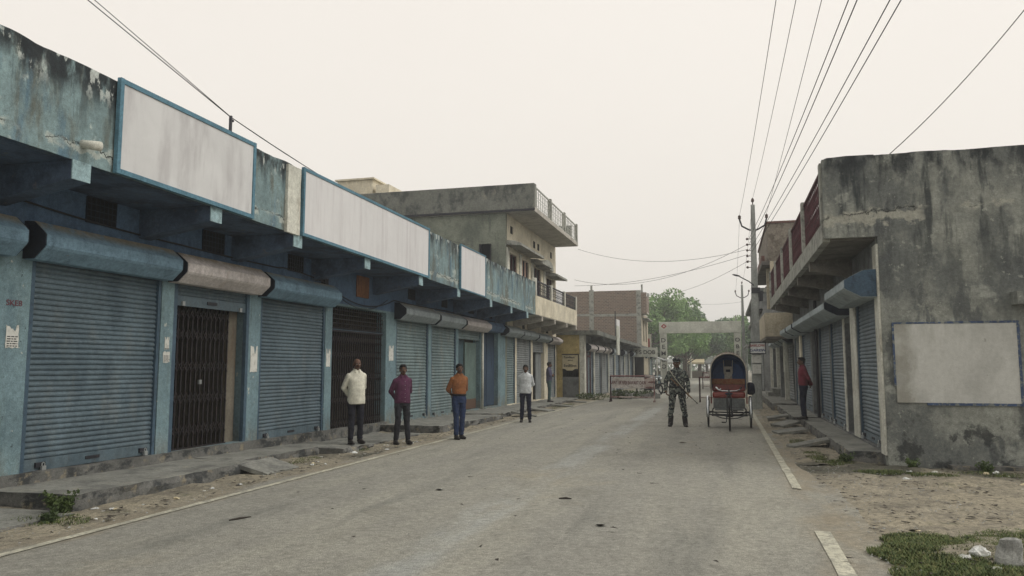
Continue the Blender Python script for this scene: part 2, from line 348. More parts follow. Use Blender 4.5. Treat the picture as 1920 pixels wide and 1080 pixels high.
M('dirt', S((142,133,114)), [
    dict(col=S((158,147,124)), scale=(1.3,1.3,1), lo=.45, hi=.62, amt=.8),
    dict(col=S((112,105,92)), scale=(2.4,2.4,1), lo=.5, hi=.64, amt=.75),
    dict(col=S((66,62,54)), scale=(9,5,1), lo=.6, hi=.66, amt=.8),
    dict(col=S((88,90,60)), scale=(2.1,2.1,1), lo=.62, hi=.7, amt=.5),
    dict(col=S((88,86,74)), scale=(1.6,1.6,1), xband=(13.2,1.1), axis='Y', amt=.85), dict(col=S((60,60,50)), scale=(7,7,1), xband=(13.3,.8), axis='Y', amt=.6),
    dict(col=S((104,98,82)), scale=(14,9,1), lo=.52, hi=.62, amt=.6), dict(col=S((70,62,50)), scale=(24,12,1), lo=.6, hi=.66, amt=.7),
    dict(col=S((180,166,140)), scale=30, lo=.64, hi=.68, amt=.6)], bump=1.0, bscale=22, grain=1.5)
M('far_ground', S((146,139,124)), [dict(col=S((122,114,94)), scale=.3, lo=.45, hi=.62, amt=.7)], bump=.3, bscale=5)
M('wet_mud', S((74,66,54)), [dict(col=S((104,92,74)), scale=5, lo=.5, hi=.6, amt=.8)], rough=.6, bump=.5)
M('stone', S((150,148,140)), [dict(col=S((108,106,100)), scale=9, lo=.5, hi=.62, amt=.7)], bump=.5)
M('plastic_white', S((214,212,204)), [dict(col=S((176,170,156)), scale=9, lo=.5, hi=.62, amt=.6)], rough=.5, bump=.3)
M('litter_pale', S((196,192,180)), bump=0)
M('litter_dark', S((56,50,44)), bump=0)
M('blue_plastic', S((56,74,120)), rough=.5, bump=.1)
M('leaf', S((74,88,44)), [dict(col=S((48,62,34)), scale=3, lo=.45, hi=.6, amt=.8), dict(col=S((106,112,62)), scale=6, lo=.6, hi=.7, amt=.7)], bump=0, rough=.7)
M('grass_blade', S((84,96,52)), [dict(col=S((54,70,36)), scale=(5,5,2), lo=.4, hi=.58, amt=.8), dict(col=S((136,126,84)), scale=(40,40,10), lo=.54, hi=.6, amt=.8), dict(col=S((112,120,64)), scale=(60,60,9), lo=.5, hi=.58, amt=.7)], bump=0, rough=.7)
M('tree_leaf', S((126,154,92)), [dict(col=S((86,114,68)), scale=(.5,.5,.5), lo=.45, hi=.6, amt=.8), dict(col=S((152,172,104)), scale=(.9,.9,.9), lo=.55, hi=.68, amt=.7)], bump=0, rough=.7)
M('tree_leaf_dark', S((102,128,86)), [dict(col=S((76,96,76)), scale=(.5,.5,.5), lo=.45, hi=.6, amt=.8)], bump=0, rough=.7)
M('bark', S((92,80,66)), [dict(col=S((60,52,44)), scale=(6,6,1.5), lo=.45, hi=.6, amt=.8)], bump=.5)
M('wire', S((52,52,54)), bump=0)
M('pole_concrete', S((150,150,142)), [dict(col=S((118,118,112)), scale=(5,5,.8), lo=.48, hi=.64, amt=.7)], bump=.2)
M('iron_dark', S((46,46,50)), [dict(col=S((84,60,48)), scale=14, lo=.6, hi=.7, amt=.7)], rough=.6, bump=.1)
M('insulator', S((70,52,44)), rough=.3, bump=0)
M('arch_white', S((190,188,172)), [dict(col=S((160,156,140)), scale=(1.2,1.2,.6), lo=.5, hi=.68, amt=.6)], bump=.1)
M('barrier_board', S((200,190,180)), [dict(col=S((136,118,108)), scale=5, lo=.5, hi=.66, amt=.6)], bump=.1)
M('barrier_paint', S((176,160,150)), [dict(col=S((112,68,66)), scale=(1,3,3), lo=.5, hi=.52, amt=.9)], bump=.1)
M('barrier_dark', S((62,44,44)), bump=.1)
# brick
def brick_mat():
    m = M('brick', S((132,98,84)), bump=0); t = m.node_tree; N = t.nodes; L = t.links; b = N['Principled BSDF']
    g = N.new('ShaderNodeNewGeometry'); sp = N.new('ShaderNodeSeparateXYZ'); L.new(g.outputs['Position'], sp.inputs[0])
    ad = N.new('ShaderNodeMath'); ad.operation = 'ADD'; L.new(sp.outputs['X'], ad.inputs[0]); L.new(sp.outputs['Y'], ad.inputs[1])
    cb = N.new('ShaderNodeCombineXYZ'); L.new(ad.outputs[0], cb.inputs[0]); L.new(sp.outputs['Z'], cb.inputs[1])
    br = N.new('ShaderNodeTexBrick'); br.inputs['Scale'].default_value = 1; br.inputs['Brick Width'].default_value = .3
    br.inputs['Row Height'].default_value = .13; br.inputs['Mortar Size'].default_value = .014
    br.inputs['Color1'].default_value = S((126,104,88)); br.inputs['Color2'].default_value = S((100,84,74)); br.inputs['Mortar'].default_value = S((156,146,130))
    L.new(cb.outputs[0], br.inputs['Vector'])
    ns = N.new('ShaderNodeTexNoise'); ns.inputs['Scale'].default_value = 1.5; ns.inputs['Detail'].default_value = 8; L.new(g.outputs['Position'], ns.inputs['Vector'])
    mr = N.new('ShaderNodeMapRange'); mr.inputs['From Min'].default_value = .45; mr.inputs['From Max'].default_value = .7; L.new(ns.outputs['Fac'], mr.inputs['Value'])
    mx = N.new('ShaderNodeMix'); mx.data_type = 'RGBA'; L.new(mr.outputs[0], mx.inputs[0]); L.new(br.outputs['Color'], mx.inputs[6]); mx.inputs[7].default_value = S((128,112,98))
    L.new(mx.outputs[2], b.inputs['Base Color'])
brick_mat()
# people / rickshaw
M('skin', S((98,70,54)), bump=0, var=.05, rough=.6); M('skin_light', S((100,72,56)), bump=0, var=.05, rough=.6)
M('hair', S((24,22,22)), bump=.5, bscale=120, rough=.6)
def cloth(n, c, v=.12): M(n, S(c), [dict(col=tuple(x*.7 for x in S(c)[:3])+(1,), scale=(7,7,3), lo=.5, hi=.7, amt=.4)], bump=.2, bscale=14, var=v, vscale=7, rough=.95)
cloth('shirt_cream', (208,202,182)); cloth('shirt_plum', (82,44,66)); cloth('shirt_orange', (132,84,50)); cloth('shirt_white', (196,196,192))
cloth('shirt_grey', (84,80,100)); cloth('shirt_red', (108,44,54)); cloth('trousers_black', (30,30,38)); cloth('trousers_grey', (38,38,42))
cloth('jeans_blue', (38,50,76)); cloth('trousers_navy', (30,33,48)); cloth('trousers_green', (72,92,88)); cloth('belt_black', (28,28,30))
M('shoe', S((44,40,38)), rough=.5, bump=.1); M('sole', S((30,28,28)), bump=0); M('eye_white', S((190,186,178)), bump=0); M('eye_dark', S((16,14,14)), bump=0); M('lip', S((86,50,44)), bump=0)
M('rough_plaster', S((134,124,110)), [dict(col=S((98,88,76)), scale=5, lo=.45, hi=.6, amt=.8), dict(col=S((156,148,134)), scale=8, lo=.6, hi=.66, amt=.7)], bump=1, bscale=10)
M('camo', S((112,116,106)), [dict(col=S((44,50,54)), scale=13, lo=.5, hi=.52, detail=2), dict(col=S((66,62,58)), scale=15, lo=.56, hi=.58, detail=2, off=5), dict(col=S((24,27,34)), scale=17, lo=.53, hi=.55, detail=2, off=9),
    dict(col=S((150,150,134)), scale=19, lo=.59, hi=.64, detail=2, off=13)], bump=.4, bscale=30, var=.05)
M('gun_black', S((34,34,36)), rough=.4, metallic=.4, bump=0); M('gun_wood', S((104,74,46)), rough=.5, bump=.1); M('sling_tan', S((164,156,136)), bump=.1)
M('rick_red', S((124,42,32)), [dict(col=S((88,32,28)), scale=9, lo=.5, hi=.64, amt=.6)], rough=.35, bump=.1, spec=.5)
M('rick_orange', S((130,90,56)), [dict(col=S((124,60,36)), scale=16, lo=.5, hi=.6, amt=.8)], rough=.6)
M('rick_blue', S((44,74,116)), [dict(col=S((30,50,84)), scale=4, lo=.5, hi=.64, amt=.6)], rough=.6, bump=.1)
M('rick_hood_out', S((104,72,62)), [dict(col=S((70,52,50)), scale=5, lo=.5, hi=.64, amt=.6)], rough=.7)
M('rick_trim', S((176,168,152)), [dict(col=S((120,104,90)), scale=9, lo=.5, hi=.64, amt=.6)], rough=.5)
M('chrome', S((196,196,192)), rough=.25, metallic=.8, bump=0); M('rubber', S((34,32,32)), rough=.8, bump=.1)
M('frame_black', S((40,42,44)), [dict(col=S((76,58,48)), scale=14, lo=.6, hi=.68, amt=.6)], rough=.5, bump=.1)
M('rick_grey', S((110,112,108)), [dict(col=S((82,80,76)), scale=7, lo=.5, hi=.64, amt=.6)], rough=.6)
M('bag_navy', S((38,42,58)), bump=.3)

# ---------------------------------------------------------------- text
def text_mesh(txt, size, loc, rot, mat, parent=None, name='lettering', world=True, ex=.002, sx=1):
    cu = bpy.data.curves.new('t', 'FONT'); cu.body = txt; cu.size = size; cu.extrude = ex; cu.align_x = 'CENTER'; cu.align_y = 'CENTER'
    cu.offset = size*.015; cu.space_line = .8
    ob = bpy.data.objects.new('t', cu); COL.objects.link(ob)
    dg = bpy.context.evaluated_depsgraph_get(); me = bpy.data.meshes.new_from_object(ob.evaluated_get(dg))
    mt = Matrix.Translation(loc) @ Matrix.Rotation(rot[2], 4, 'Z') @ Matrix.Rotation(rot[0], 4, 'X') @ Matrix.Diagonal((sx, 1, 1, 1))
    mb = MB(); mb.v = [tuple(mt @ v.co) for v in me.vertices]; mb.f = [tuple(p.vertices) for p in me.polygons]
    bpy.data.objects.remove(ob); bpy.data.curves.remove(cu)
    return build(name, mb, mat, parent, world)

# ================================================================= SETTING
def sheet(name, x0, x1, y0, y1, z, mat, nx=1, ny=1, f=None, lbl=None):
    vs = []; fs = []
    for j in range(ny+1):
        for i in range(nx+1):
            x = x0+(x1-x0)*i/nx; y = y0+(y1-y0)*j/ny; p = (x, y, z)
            if f: p = f(x, y, z, i/nx, j/ny)
            vs.append(p)
    for j in range(ny):
        for i in range(nx):
            a = j*(nx+1)+i; fs.append((a, a+1, a+nx+2, a+nx+1))
    mb = MB().add(vs, fs); o = build(name, mb, mat, smooth=nx > 4); o['kind'] = 'structure'; return o
def n1(*a): return mnoise.fractal(Vector(a), 1.0, 2.0, 4)
sheet('ground', -500, 500, -60, 900, 0, 'far_ground')
def roadf(x, y, z, u, v):
    if u == 0: x += .12*n1(y*.6, 3, 0)
    if u == 1: x += .16*n1(y*.5, 9, 0) + .07*n1(y*2.5, 5, 0) + .35*max(0, 1-abs(y-9)/5)
    return (x, y, z)
ys_n = 500
sheet('road', -6.28, 1.08, -4, 210, .012, 'asphalt', 6, ys_n, roadf)
def vergef(amp):
    def f(x, y, z, u, v):
        e = min(1, 4*min(u, 1-u)+.0)*min(1, 8*min(v, 1-v))
        return (x, y, z + e*amp*(.5+n1(x*1.7, y*1.7, 0)) + e*.014*n1(x*9, y*9, 4))
    return f
sheet('dirt_verge', .75, 9.5, 2.5, 13.6, .006, 'dirt', 110, 130, lambda x,y,z,u,v: (x, y, z + (min(1,max(0,(x-1.35-.1*n1(y*1.5,2,2)))*2.2))*(.03+.045*n1(x*1.1,y*1.1,0)+.018*n1(x*6,y*6,4))))
sheet('dirt_verge', .95, 2.6, 13.6, 60, .006, 'dirt', 16, 300, lambda x,y,z,u,v: (x, y, z + min(1,max(0,x-1.1)*3)*(.03+.04*n1(x*1.3,y*1.3,0)+.02*n1(x*6,y*6,4))))
sheet('dirt_verge', -8.6, -5.98, 2, 40, .006, 'dirt', 24, 380, lambda x,y,z,u,v: (x, y, z + min(1,max(0,-x-6.12)*2.5)*(.02+.03*n1(x*1.3,y*1.3,0)+.015*n1(x*6,y*6,4))))
sheet('dirt_verge', -14, -5.6, 36, 75, .005, 'dirt', 24, 80, lambda x,y,z,u,v: (x, y, z + min(1,max(0,-x-5.9)*2)*(.03+.03*n1(x,y,0))))
# edge lines painted on the road
def line(x0, x1, y0, y1, z=.02):
    sheet('road_marking', x0, x1, y0, y1, z, 'road_paint', 1, max(4, int((y1-y0)/.4)), lambda x,y,z,u,v: (x+.012*n1(y*3,u*5,1), y, z))
line(-6.0, -5.9, 2, 60); line(.81, .92, 10.9, 70); line(.79, .93, 2.0, 8.2)
# left plinth (raised footpath) - rough old concrete
def rough_slab(name, x0, x1, y0, y1, h0, h1, mat, seed=0, nx=8, amp=.02, step=.12):
    ny = max(3, int((y1-y0)/step)); vs = []; fs = []; cols = nx+3
    for j in range(ny+1):
        t = j/ny; y = y0+(y1-y0)*t; h = h0+(h1-h0)*t
        prof = [(x1, .0), (x1, h*.55), (x1-.01, h*.97)] if x1 > x0 else [(x1, 0), (x1, h*.55), (x1+.01, h*.97)]
        xs = [(p[0]+amp*2*n1(y*2.2, p[1]*9, seed), p[1]) for p in prof] + [(x1+(x0-x1)*(k+1)/(nx-1) , h) for k in range(nx-1)]
        xs.append((x0, 0))
        for k, (x, z) in enumerate(xs):
            vs.append((x, y + (amp*n1(x*3, z*9, seed+5) if j in (0, ny) else 0), z + (amp*.6*n1(x*2.5, y*2.5, seed) if z > .02 else 0)))
    c = len(xs)
    for j in range(ny):
        for k in range(c-1): fs.append((j*c+k, j*c+k+1, (j+1)*c+k+1, (j+1)*c+k))
    fs += [tuple(range(c-1, -1, -1)), tuple(ny*c+k for k in range(c))]
    o = build(name, MB().add(vs, fs), mat); o['kind'] = 'structure'
    o.data.materials.append(MAT['plinth_side'])
    for i, p in enumerate(o.data.polygons):
        if i >= ny*(c-1) or i % (c-1) < 2: p.material_index = 1
    return o
rough_slab('footpath', -8.2, -6.95, 7.1, 10.6, .2, .17, 'concrete', 1)
rough_slab('footpath', -8.2, -7.25, 10.62, 13.0, .17, .14, 'concrete', 2)
rough_slab('footpath', -8.2, -6.75, 13.02, 14.2, .13, .1, 'concrete', 3, amp=.05)
rough_slab('footpath', -8.2, -6.9, 14.25, 17.4, .06, .04, 'concrete', 4, amp=.03)
rough_slab('footpath', -8.2, -6.6, 17.5, 23.0, .2, .14, 'concrete', 5, amp=.04)
rough_slab('footpath', -8.2, -6.8, 23.3, 33, .15, .1, 'concrete', 6, amp=.05)
rough_slab('footpath', -8.2, -6.9, 33.1, 38.5, .1, .08, 'concrete', 8, amp=.05)
rough_slab('footpath', -9.5, -6.75, 3.0, 6.95, .07, .05, 'concrete', 7, amp=.02)
rough_slab('footpath', 2.45, 1.93, 14.0, 22.6, .22, .22, 'concrete', 9)
rough_slab('footpath', 2.45, 1.75, 22.7, 29.5, .24, .24, 'concrete', 10, amp=.03)
rough_slab('footpath', 2.45, 1.6, 29.6, 44, .3, .3, 'concrete', 11, amp=.03)
# sill strips under the shutters of the left row
sill = MB(); sill.ybox(-8.25, -8.12, 7.1, 17.9, .0, .0, .33, .25, 40)
sill.jitter(.01, 5)

# ================================================================= FACADE PIECES
def curtain(x, s, y0, y1, z0, z1, pitch=.068, d=.022):
    pts = []; z = z0
    while z < z1 - .001:
        for a, dd in ((0, 0), (.18, .75), (.42, 1), (.68, .8), (.9, .05)):
            zz = z + a*pitch
            if zz < z1: pts.append((x + s*d*dd, zz))
        z += pitch
    pts.append((x, z1)); n = len(pts)
    # slight sag and unevenness so it is not machine perfect
    ny = max(2, int((y1-y0)/.2)); vs = []; fs = []
    for j in range(ny+1):
        y = y0+(y1-y0)*j/ny
        for (px, pz) in pts: vs.append((px + .013*n1(y*1.3, pz*1.7, x) - s*.02*max(0, n1(y*1.1, pz*1.6, 40+x)-.35), y, pz + .006*n1(y*1.1, pz*3, 7+x)))
    for j in range(ny):
        for k in range(n-1): fs.append((j*n+k, j*n+k+1, (j+1)*n+k+1, (j+1)*n+k) if s < 0 else (j*n+k, (j+1)*n+k, (j+1)*n+k+1, j*n+k+1))
    return MB().add(vs, fs)
def shutter(root, x, s, y0, y1, z0, z1, mat, gmat, locks=True, pitch=.068, lab=None, detail=True):
    g = .055
    sh = build('shutter', curtain(x, s, y0+g, y1-g, z0+.15, z1, pitch), mat, root, smooth=False, label=lab)
    build('bottom_rail', MB().box(x-.012, x+s*.022, y0+g, y1-g, z0, z0+.15), mat, sh, bevel=.004)
    for ya, yb in ((y0, y0+g), (y1-g, y1)):
        build('guide_rail', MB().box(x-.01, x+s*.05, ya, yb, z0-.03, z1), gmat, sh)
    if detail:
        ym = (y0+y1)/2
        h = MB().box(x+s*.022, x+s*.03, ym-.12, ym+.12, z0+.06, z0+.1)
        build('pull_handle', h, 'iron_dark', sh)
    if locks:
        for yy in (y0+.32, y1-.2):
            build('hasp', MB().box(x+s*.022, x+s*.05, yy-.09, yy+.05, z0+.045, z0+.105), 'iron_dark', sh)
            lk = MB().box(x+s*.05, x+s*.085, yy-.03, yy+.03, z0+.0, z0+.06)
            lk.tube([(x+s*.068, yy-.02, z0+.06), (x+s*.068, yy-.02, z0+.09), (x+s*.068, yy, z0+.105), (x+s*.068, yy+.02, z0+.09), (x+s*.068, yy+.02, z0+.06)], .006, 6)
            build('padlock', lk, 'lock_metal', sh)
    return sh
def hood(root, x, s, y0, y1, z0, z1, dep, mat, capmat='end_cap_dark'):
    h = z1-z0
    pr = [(0, z1), (dep*.42, z1-.01), (dep*.86, z1-h*.28), (dep, z1-h*.38), (dep, z0+h*.34), (dep*.93, z0+h*.27), (dep*.5, z0), (0, z0)]
    pts = [(x+s*a, z) for a, z in pr]
    o = build('shutter_hood', MB().prof(pts, y0, y1), mat, root)
    for yy, d in ((y0, -1), (y1, 1)):
        q = [(x+s*(a*.98), z0+.01+(z-z0)*.97) for a, z in pr]
        build('end_cap', MB().prof(q, yy+d*.002, yy+d*.018), capmat, o)
    return o
def coll_gate(root, x, s, y0, y1, z0, z1, mat='gate_iron', pitch=.11):
    mb = MB(); n = int((y1-y0)/pitch); p = (y1-y0)/n
    for i in range(n+1):
        y = y0+i*p; mb.box(x, x+s*.02, y-.011, y+.011, z0, z1)
        if i < n: mb.box(x-s*.03, x-s*.015, y+p*.5-.008, y+p*.5+.008, z0, z1)
    for fz in (.12, .34, .56, .78, .93):
        zc = z0+(z1-z0)*fz
        for i in range(n):
            y = y0+i*p
            mb.bar((x+s*.028, y, zc-.09), (x+s*.028, y+p, zc+.09), .016, .005, up=(1,0,0))
            mb.bar((x+s*.034, y, zc+.09), (x+s*.034, y+p, zc-.09), .016, .005, up=(1,0,0))
    g = build('collapsible_gate', mb, mat, root)
    build('gate_track', MB().box(x-.04, x+.05, y0, y1, z0-.03, z0).box(x-.04, x+.05, y0, y1, z1, z1+.04), mat, g)
    build('padlock', MB().box(x+s*.045, x+s*.08, (y0+y1)/2-.03, (y0+y1)/2+.03, z0+1.0, z0+1.07), 'lock_metal', g)
    return g

# ================================================================= BLUE SHOP ROW (left, near)
XF = -8.2
def slab_b(y): return 3.93-.0145*(y-6)
def slab_t(y): return 5.05-.0078*(y-6)
blue = empty('shop_building', (-10, 15, 0), 'long single-storey row of blue painted shops with deep stained parapet', 'building')
def openings(spec, ya, yb, x0, x1, ztop, zbot=0):
    """pillars and lintel round openings: spec list of (y0,y1,ztop,zsill)"""
    mb = MB(); y = ya
    for (a, b, zt, zs) in spec:
        if a > y: mb.box(x0, x1, y, a, zbot, ztop)
        if zt < ztop: mb.box(x0, x1, a, b, zt, ztop)
        if zs > zbot: mb.box(x0, x1, a, b, zbot, zs)
        y = b
    if yb > y: mb.box(x0, x1, y, yb, zbot, ztop)
    return mb
specL = [(3.6,7.1,2.95,.3),(7.55,9.85,2.95,.31),(10.12,12.1,2.95,.3),(12.45,14.85,2.95,.26),(15.15,17.92,2.95,.05),(18.55,20.82,2.9,.22),(21.05,23.2,2.9,.2),(23.42,25.75,2.9,.18),(25.95,27.9,2.85,.18)]
wl = openings(specL, 2.0, 28.9, XF-.28, XF, 3.0)
build('wall', wl, 'blue_paint', blue)
uw = MB().ybox(XF-.28, XF+.0, 2, 28.9, 3.0, 3.0, slab_b(2), slab_b(28.9), 1); build('upper_wall', uw, 'upper_wall_paint', blue)
rm = MB().box(-13, -12.8, 2, 28.8, 0, 3.8).box(-12.8, XF-.28, 2.0, 2.2, 0, 3.8).box(-12.8, XF-.28, 28.5, 28.8, 0, 3.8)
for y in (10.0, 12.3, 15.0, 18.2, 23.3, 25.85): rm.box(-12.8, XF-.28, y-.05, y+.05, 0, 3.5)
build('interior_wall', rm, 'brown_wall', blue)
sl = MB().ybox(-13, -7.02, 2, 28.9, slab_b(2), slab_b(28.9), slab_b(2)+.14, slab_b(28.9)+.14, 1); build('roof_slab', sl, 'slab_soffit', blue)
# parapet: subdivided rough wall
def parapet(y0, y1, x0, x1, zb, zt, step=.1, seed=0, amp=.012):
    ny = max(2, int((y1-y0)/step)); nz = 9; vs = []; fs = []
    ring = [(x1, k/nz) for k in range(nz+1)] + [(x0, 1), (x0, 0)]; c = len(ring)
    for j in range(ny+1):
        y = y0+(y1-y0)*j/ny
        for k, (x, t) in enumerate(ring):
            z = zb(y)+(zt(y)-zb(y))*t
            if t == 1: z += .018*n1(y*2.1, x, seed)-.008*abs(n1(y*9, x, seed))
            vs.append((x + (amp*n1(y*2.5, z*2.5, seed) if x == x1 else 0), y, z))
    for j in range(ny):
        for k in range(c): fs.append((j*c+k, j*c+(k+1)%c, (j+1)*c+(k+1)%c, (j+1)*c+k))
    fs += [tuple(range(c-1,-1,-1)), tuple(ny*c+k for k in range(c))]
    return MB().add(vs, fs)
build('parapet', parapet(2, 28.9, -7.12, -7.0, slab_b, slab_t, seed=2), 'parapet_paint', blue)
build('parapet_pier', parapet(11.22, 11.62, -7.0, -6.95, lambda y: slab_b(y)-.02, lambda y: slab_t(y)-.02, seed=4), 'pillar_white', blue)
for y0, y1 in ((4.4,4.66),(6.87,7.13),(9.3,9.55),(11.5,11.77),(14.2,14.44),(17.1,17.33),(19.85,20.07),(22.9,23.11),(25.3,25.5),(27.5,27.74)):
    zb = slab_b(y0)
    big = y0 in (4.4, 6.87)
    tip = .22
    br = MB().add([(XF,y0,zb),(XF,y1,zb),(-7.0,y1,zb),(-7.0,y0,zb),(XF,y0,zb-.42),(XF,y1,zb-.42),(-7.0,y1,zb-tip),(-7.0,y0,zb-tip)],
                  [(0,1,2,3),(7,6,5,4),(0,3,7,4),(1,5,6,2),(3,2,6,7),(0,4,5,1)])
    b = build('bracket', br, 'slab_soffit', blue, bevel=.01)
    build('bracket_face', MB().box(-7.0, -6.985, y0, y1, zb-tip, zb+.0), 'bracket_tip', b)
# vents
for y0, y1, z0, z1 in ((8.32,8.84,3.53,3.88),(10.72,11.28,3.5,3.84),(13.3,13.86,3.48,3.8),(19.28,19.75,3.42,3.7),(21.85,22.3,3.4,3.67),(24.38,24.9,3.38,3.64),(26.6,27.05,3.36,3.6)):
    v = build('vent', MB().box(XF+.0, XF+.012, y0, y1, z0, z1), 'dark_inside', blue)
    g = MB(); n = 7
    for i in range(n+1):
        yy = y0+(y1-y0)*i/n; g.box(XF+.012, XF+.022, yy-.006, yy+.006, z0, z1)
    for i in range(5):
        zz = z0+(z1-z0)*i/4; g.box(XF+.022, XF+.03, y0, y1, zz-.006, zz+.006)
    build('grille', g, 'end_cap_dark', v)
build('boarded_hatch', MB().box(XF, XF+.03, 16.23, 16.86, 3.22, 3.72), 'wood_panel', blue, bevel=.006)
# shutters
shutter(blue, XF-.06, 1, 3.6, 7.1, .3, 2.95, 'shutter_blue', 'guide_blue')
shutter(blue, XF-.06, 1, 7.56, 9.84, .32, 2.95, 'shutter_blue', 'guide_blue', lab='wide blue-grey roller shutter with two shiny padlocks')
shutter(blue, XF-.06, 1, 12.46, 14.84, .27, 2.95, 'shutter_blue', 'guide_blue', lab='dusty blue roller shutter under a blue hood')
shutter(blue, XF-.06, 1, 18.56, 20.81, .2, 2.9, 'shutter_green', 'guide_blue', pitch=.085, lab='grey-green roller shutter behind the man in plum')
shutter(blue, XF-.06, 1, 21.06, 23.19, .17, 2.9, 'shutter_green', 'guide_blue', pitch=.085)
# half rolled shutter above the first gate
sh = build('shutter', curtain(XF-.06, 1, 10.17, 12.05, 2.72, 2.95), 'shutter_blue', blue, label='rolled-up shutter end above the dark gate')
build('bottom_rail', MB().box(XF-.07, XF-.03, 10.17, 12.05, 2.56, 2.72), 'shutter_blue', sh, bevel=.004)
build('guide_rail', MB().box(XF-.07, XF+.0, 10.12, 10.2, .3, 2.95), 'guide_blue', sh); build('guide_rail', MB().box(XF-.07, XF+.0, 12.02, 12.1, .3, 2.95), 'guide_blue', sh)
for yy in (10.35, 11.85): build('padlock', MB().box(XF-.03, XF+.0, yy-.03, yy+.03, 2.56, 2.63), 'lock_metal', sh)
build('pull_handle', MB().box(XF-.03, XF-.015, 10.95, 11.2, 2.62, 2.67), 'iron_dark', sh)
coll_gate(blue, XF-.18, 1, 10.2, 11.72, .32, 2.62)
build('side_wall_strip', MB().box(XF-.28, XF-.2, 11.75, 12.02, .3, 2.6), 'brown_wall', blue)
coll_gate(blue, XF-.12, 1, 15.2, 17.85, .08, 2.38)
tg = MB()
for i in range(5): tg.box(XF-.12, XF-.1, 15.15, 17.92, 2.46+i*.1, 2.48+i*.1)
for i in range(24):
    yy = 15.2+i*.115; tg.box(XF-.13, XF-.115, yy-.006, yy+.006, 2.42, 2.94)
    tg.bar((XF-.095, yy, 2.45), (XF-.095, yy+.115, 2.9 if i % 2 else 2.6), .01, .006, up=(1,0,0))
build('fanlight_grille', tg, 'gate_iron', blue)
build('lintel_rail', MB().box(XF-.14, XF-.08, 15.15, 17.92, 2.39, 2.44), 'guide_blue', blue)
# hoods
hood(blue, XF, 1, 3.5, 7.16, 2.9, 3.38, .34, 'hood_blue')
hood(blue, XF, 1, 7.42, 9.86, 2.9, 3.38, .34, 'hood_blue')
hood(blue, XF, 1, 9.98, 12.2, 2.89, 3.36, .34, 'hood_cream')
hood(blue, XF, 1, 12.36, 14.92, 2.87, 3.34, .34, 'hood_blue')
hood(blue, XF, 1, 18.42, 20.85, 2.82, 3.26, .34, 'hood_grey')
hood(blue, XF, 1, 21.0, 23.2, 2.8, 3.24, .34, 'hood_grey')
hood(blue, XF, 1, 23.36, 26.0, 2.8, 3.22, .34, 'hood_cream')
build('hood_drum', MB().prof([(XF+a, z) for a, z in ((0,3.22),(.2,3.2),(.3,3.05),(.2,2.88),(0,2.85))], 26.02, 27.9), 'upper_wall_paint', blue)
# open shop with half rolled shutter, green panel
build('shutter', curtain(XF-.06, 1, 23.45, 25.72, 2.5, 2.9, .085), 'shutter_green', blue, label='half-rolled shutter above the open doorway')
build('door_panel', MB().box(XF-.2, XF-.15, 24.5, 25.7, .2, 2.42), 'door_green', blue)
build('doorway_shade', MB().box(XF-.27, XF-.21, 23.42, 24.6, .2, 2.5), 'door_teal', blue)
build('drain_pipe', MB().rod((XF+.04, 25.85, .15), (XF+.04, 25.85, 2.85), .045, 10), 'pillar_white', blue, smooth=True)
build('door_leaf', MB().box(XF-.2, XF-.15, 25.95, 26.9, .2, 2.85), 'door_blue', blue, bevel=.01)
build('door_leaf', MB().box(XF-.2, XF-.15, 26.95, 27.9, .2, 2.85), 'door_blue', blue, bevel=.01)
# spout and cavity
sp = MB().tube([(-7.02, 7.0, 4.13), (-6.9, 7.03, 4.115), (-6.8, 7.06, 4.1)], [.05,.052,.056], 10); build('water_spout', sp, 'pillar_white', blue, smooth=True)
o = build('sill', sill, 'plinth_side', blue)
# cable along the wall with junction box
def sag(a, b, d, n=14):
    a = Vector(a); b = Vector(b); return [a.lerp(b, i/n) - Vector((0, 0, d*4*(i/n)*(1-i/n))) for i in range(n+1)]
cb = MB(); pts = [Vector((XF+.02, 3, 3.62))]
for a, b, d in (((XF+.02,3,3.62),(XF+.03,7.2,3.62),.03),((XF+.03,7.2,3.62),(XF+.03,10.2,3.5),.03),((XF+.03,10.2,3.5),(XF+.03,12.9,3.48),.01),((XF+.03,12.9,3.5),(XF+.08,14.7,3.36),-.04),((XF+.08,14.7,3.36),(XF+.03,18.3,3.3),.3),((XF+.03,18.3,3.3),(XF+.03,22,3.3),.02),((XF+.03,22,3.3),(XF+.03,28,3.25),.02)):
    pts += sag(a, b, d, 10)[1:]
cb.tube(pts, .013, 5); cb.tube(sag((XF+.09,14.8,3.33),(XF+.04,17.9,3.28),.36,12), .009, 5)
tag(build('cable', cb, 'wire', smooth=True), 'black cable sagging along the blue wall above the shutter hoods', 'cable')
tag(build('junction_box', MB().box(XF+.0, XF+.1, 14.62, 14.76, 3.32, 3.46).rod((XF+.05,14.7,3.46),(XF+.12,14.78,3.56),.02), 'iron_dark', bevel=.005), 'small black junction box where the wall cable dips', 'junction box')

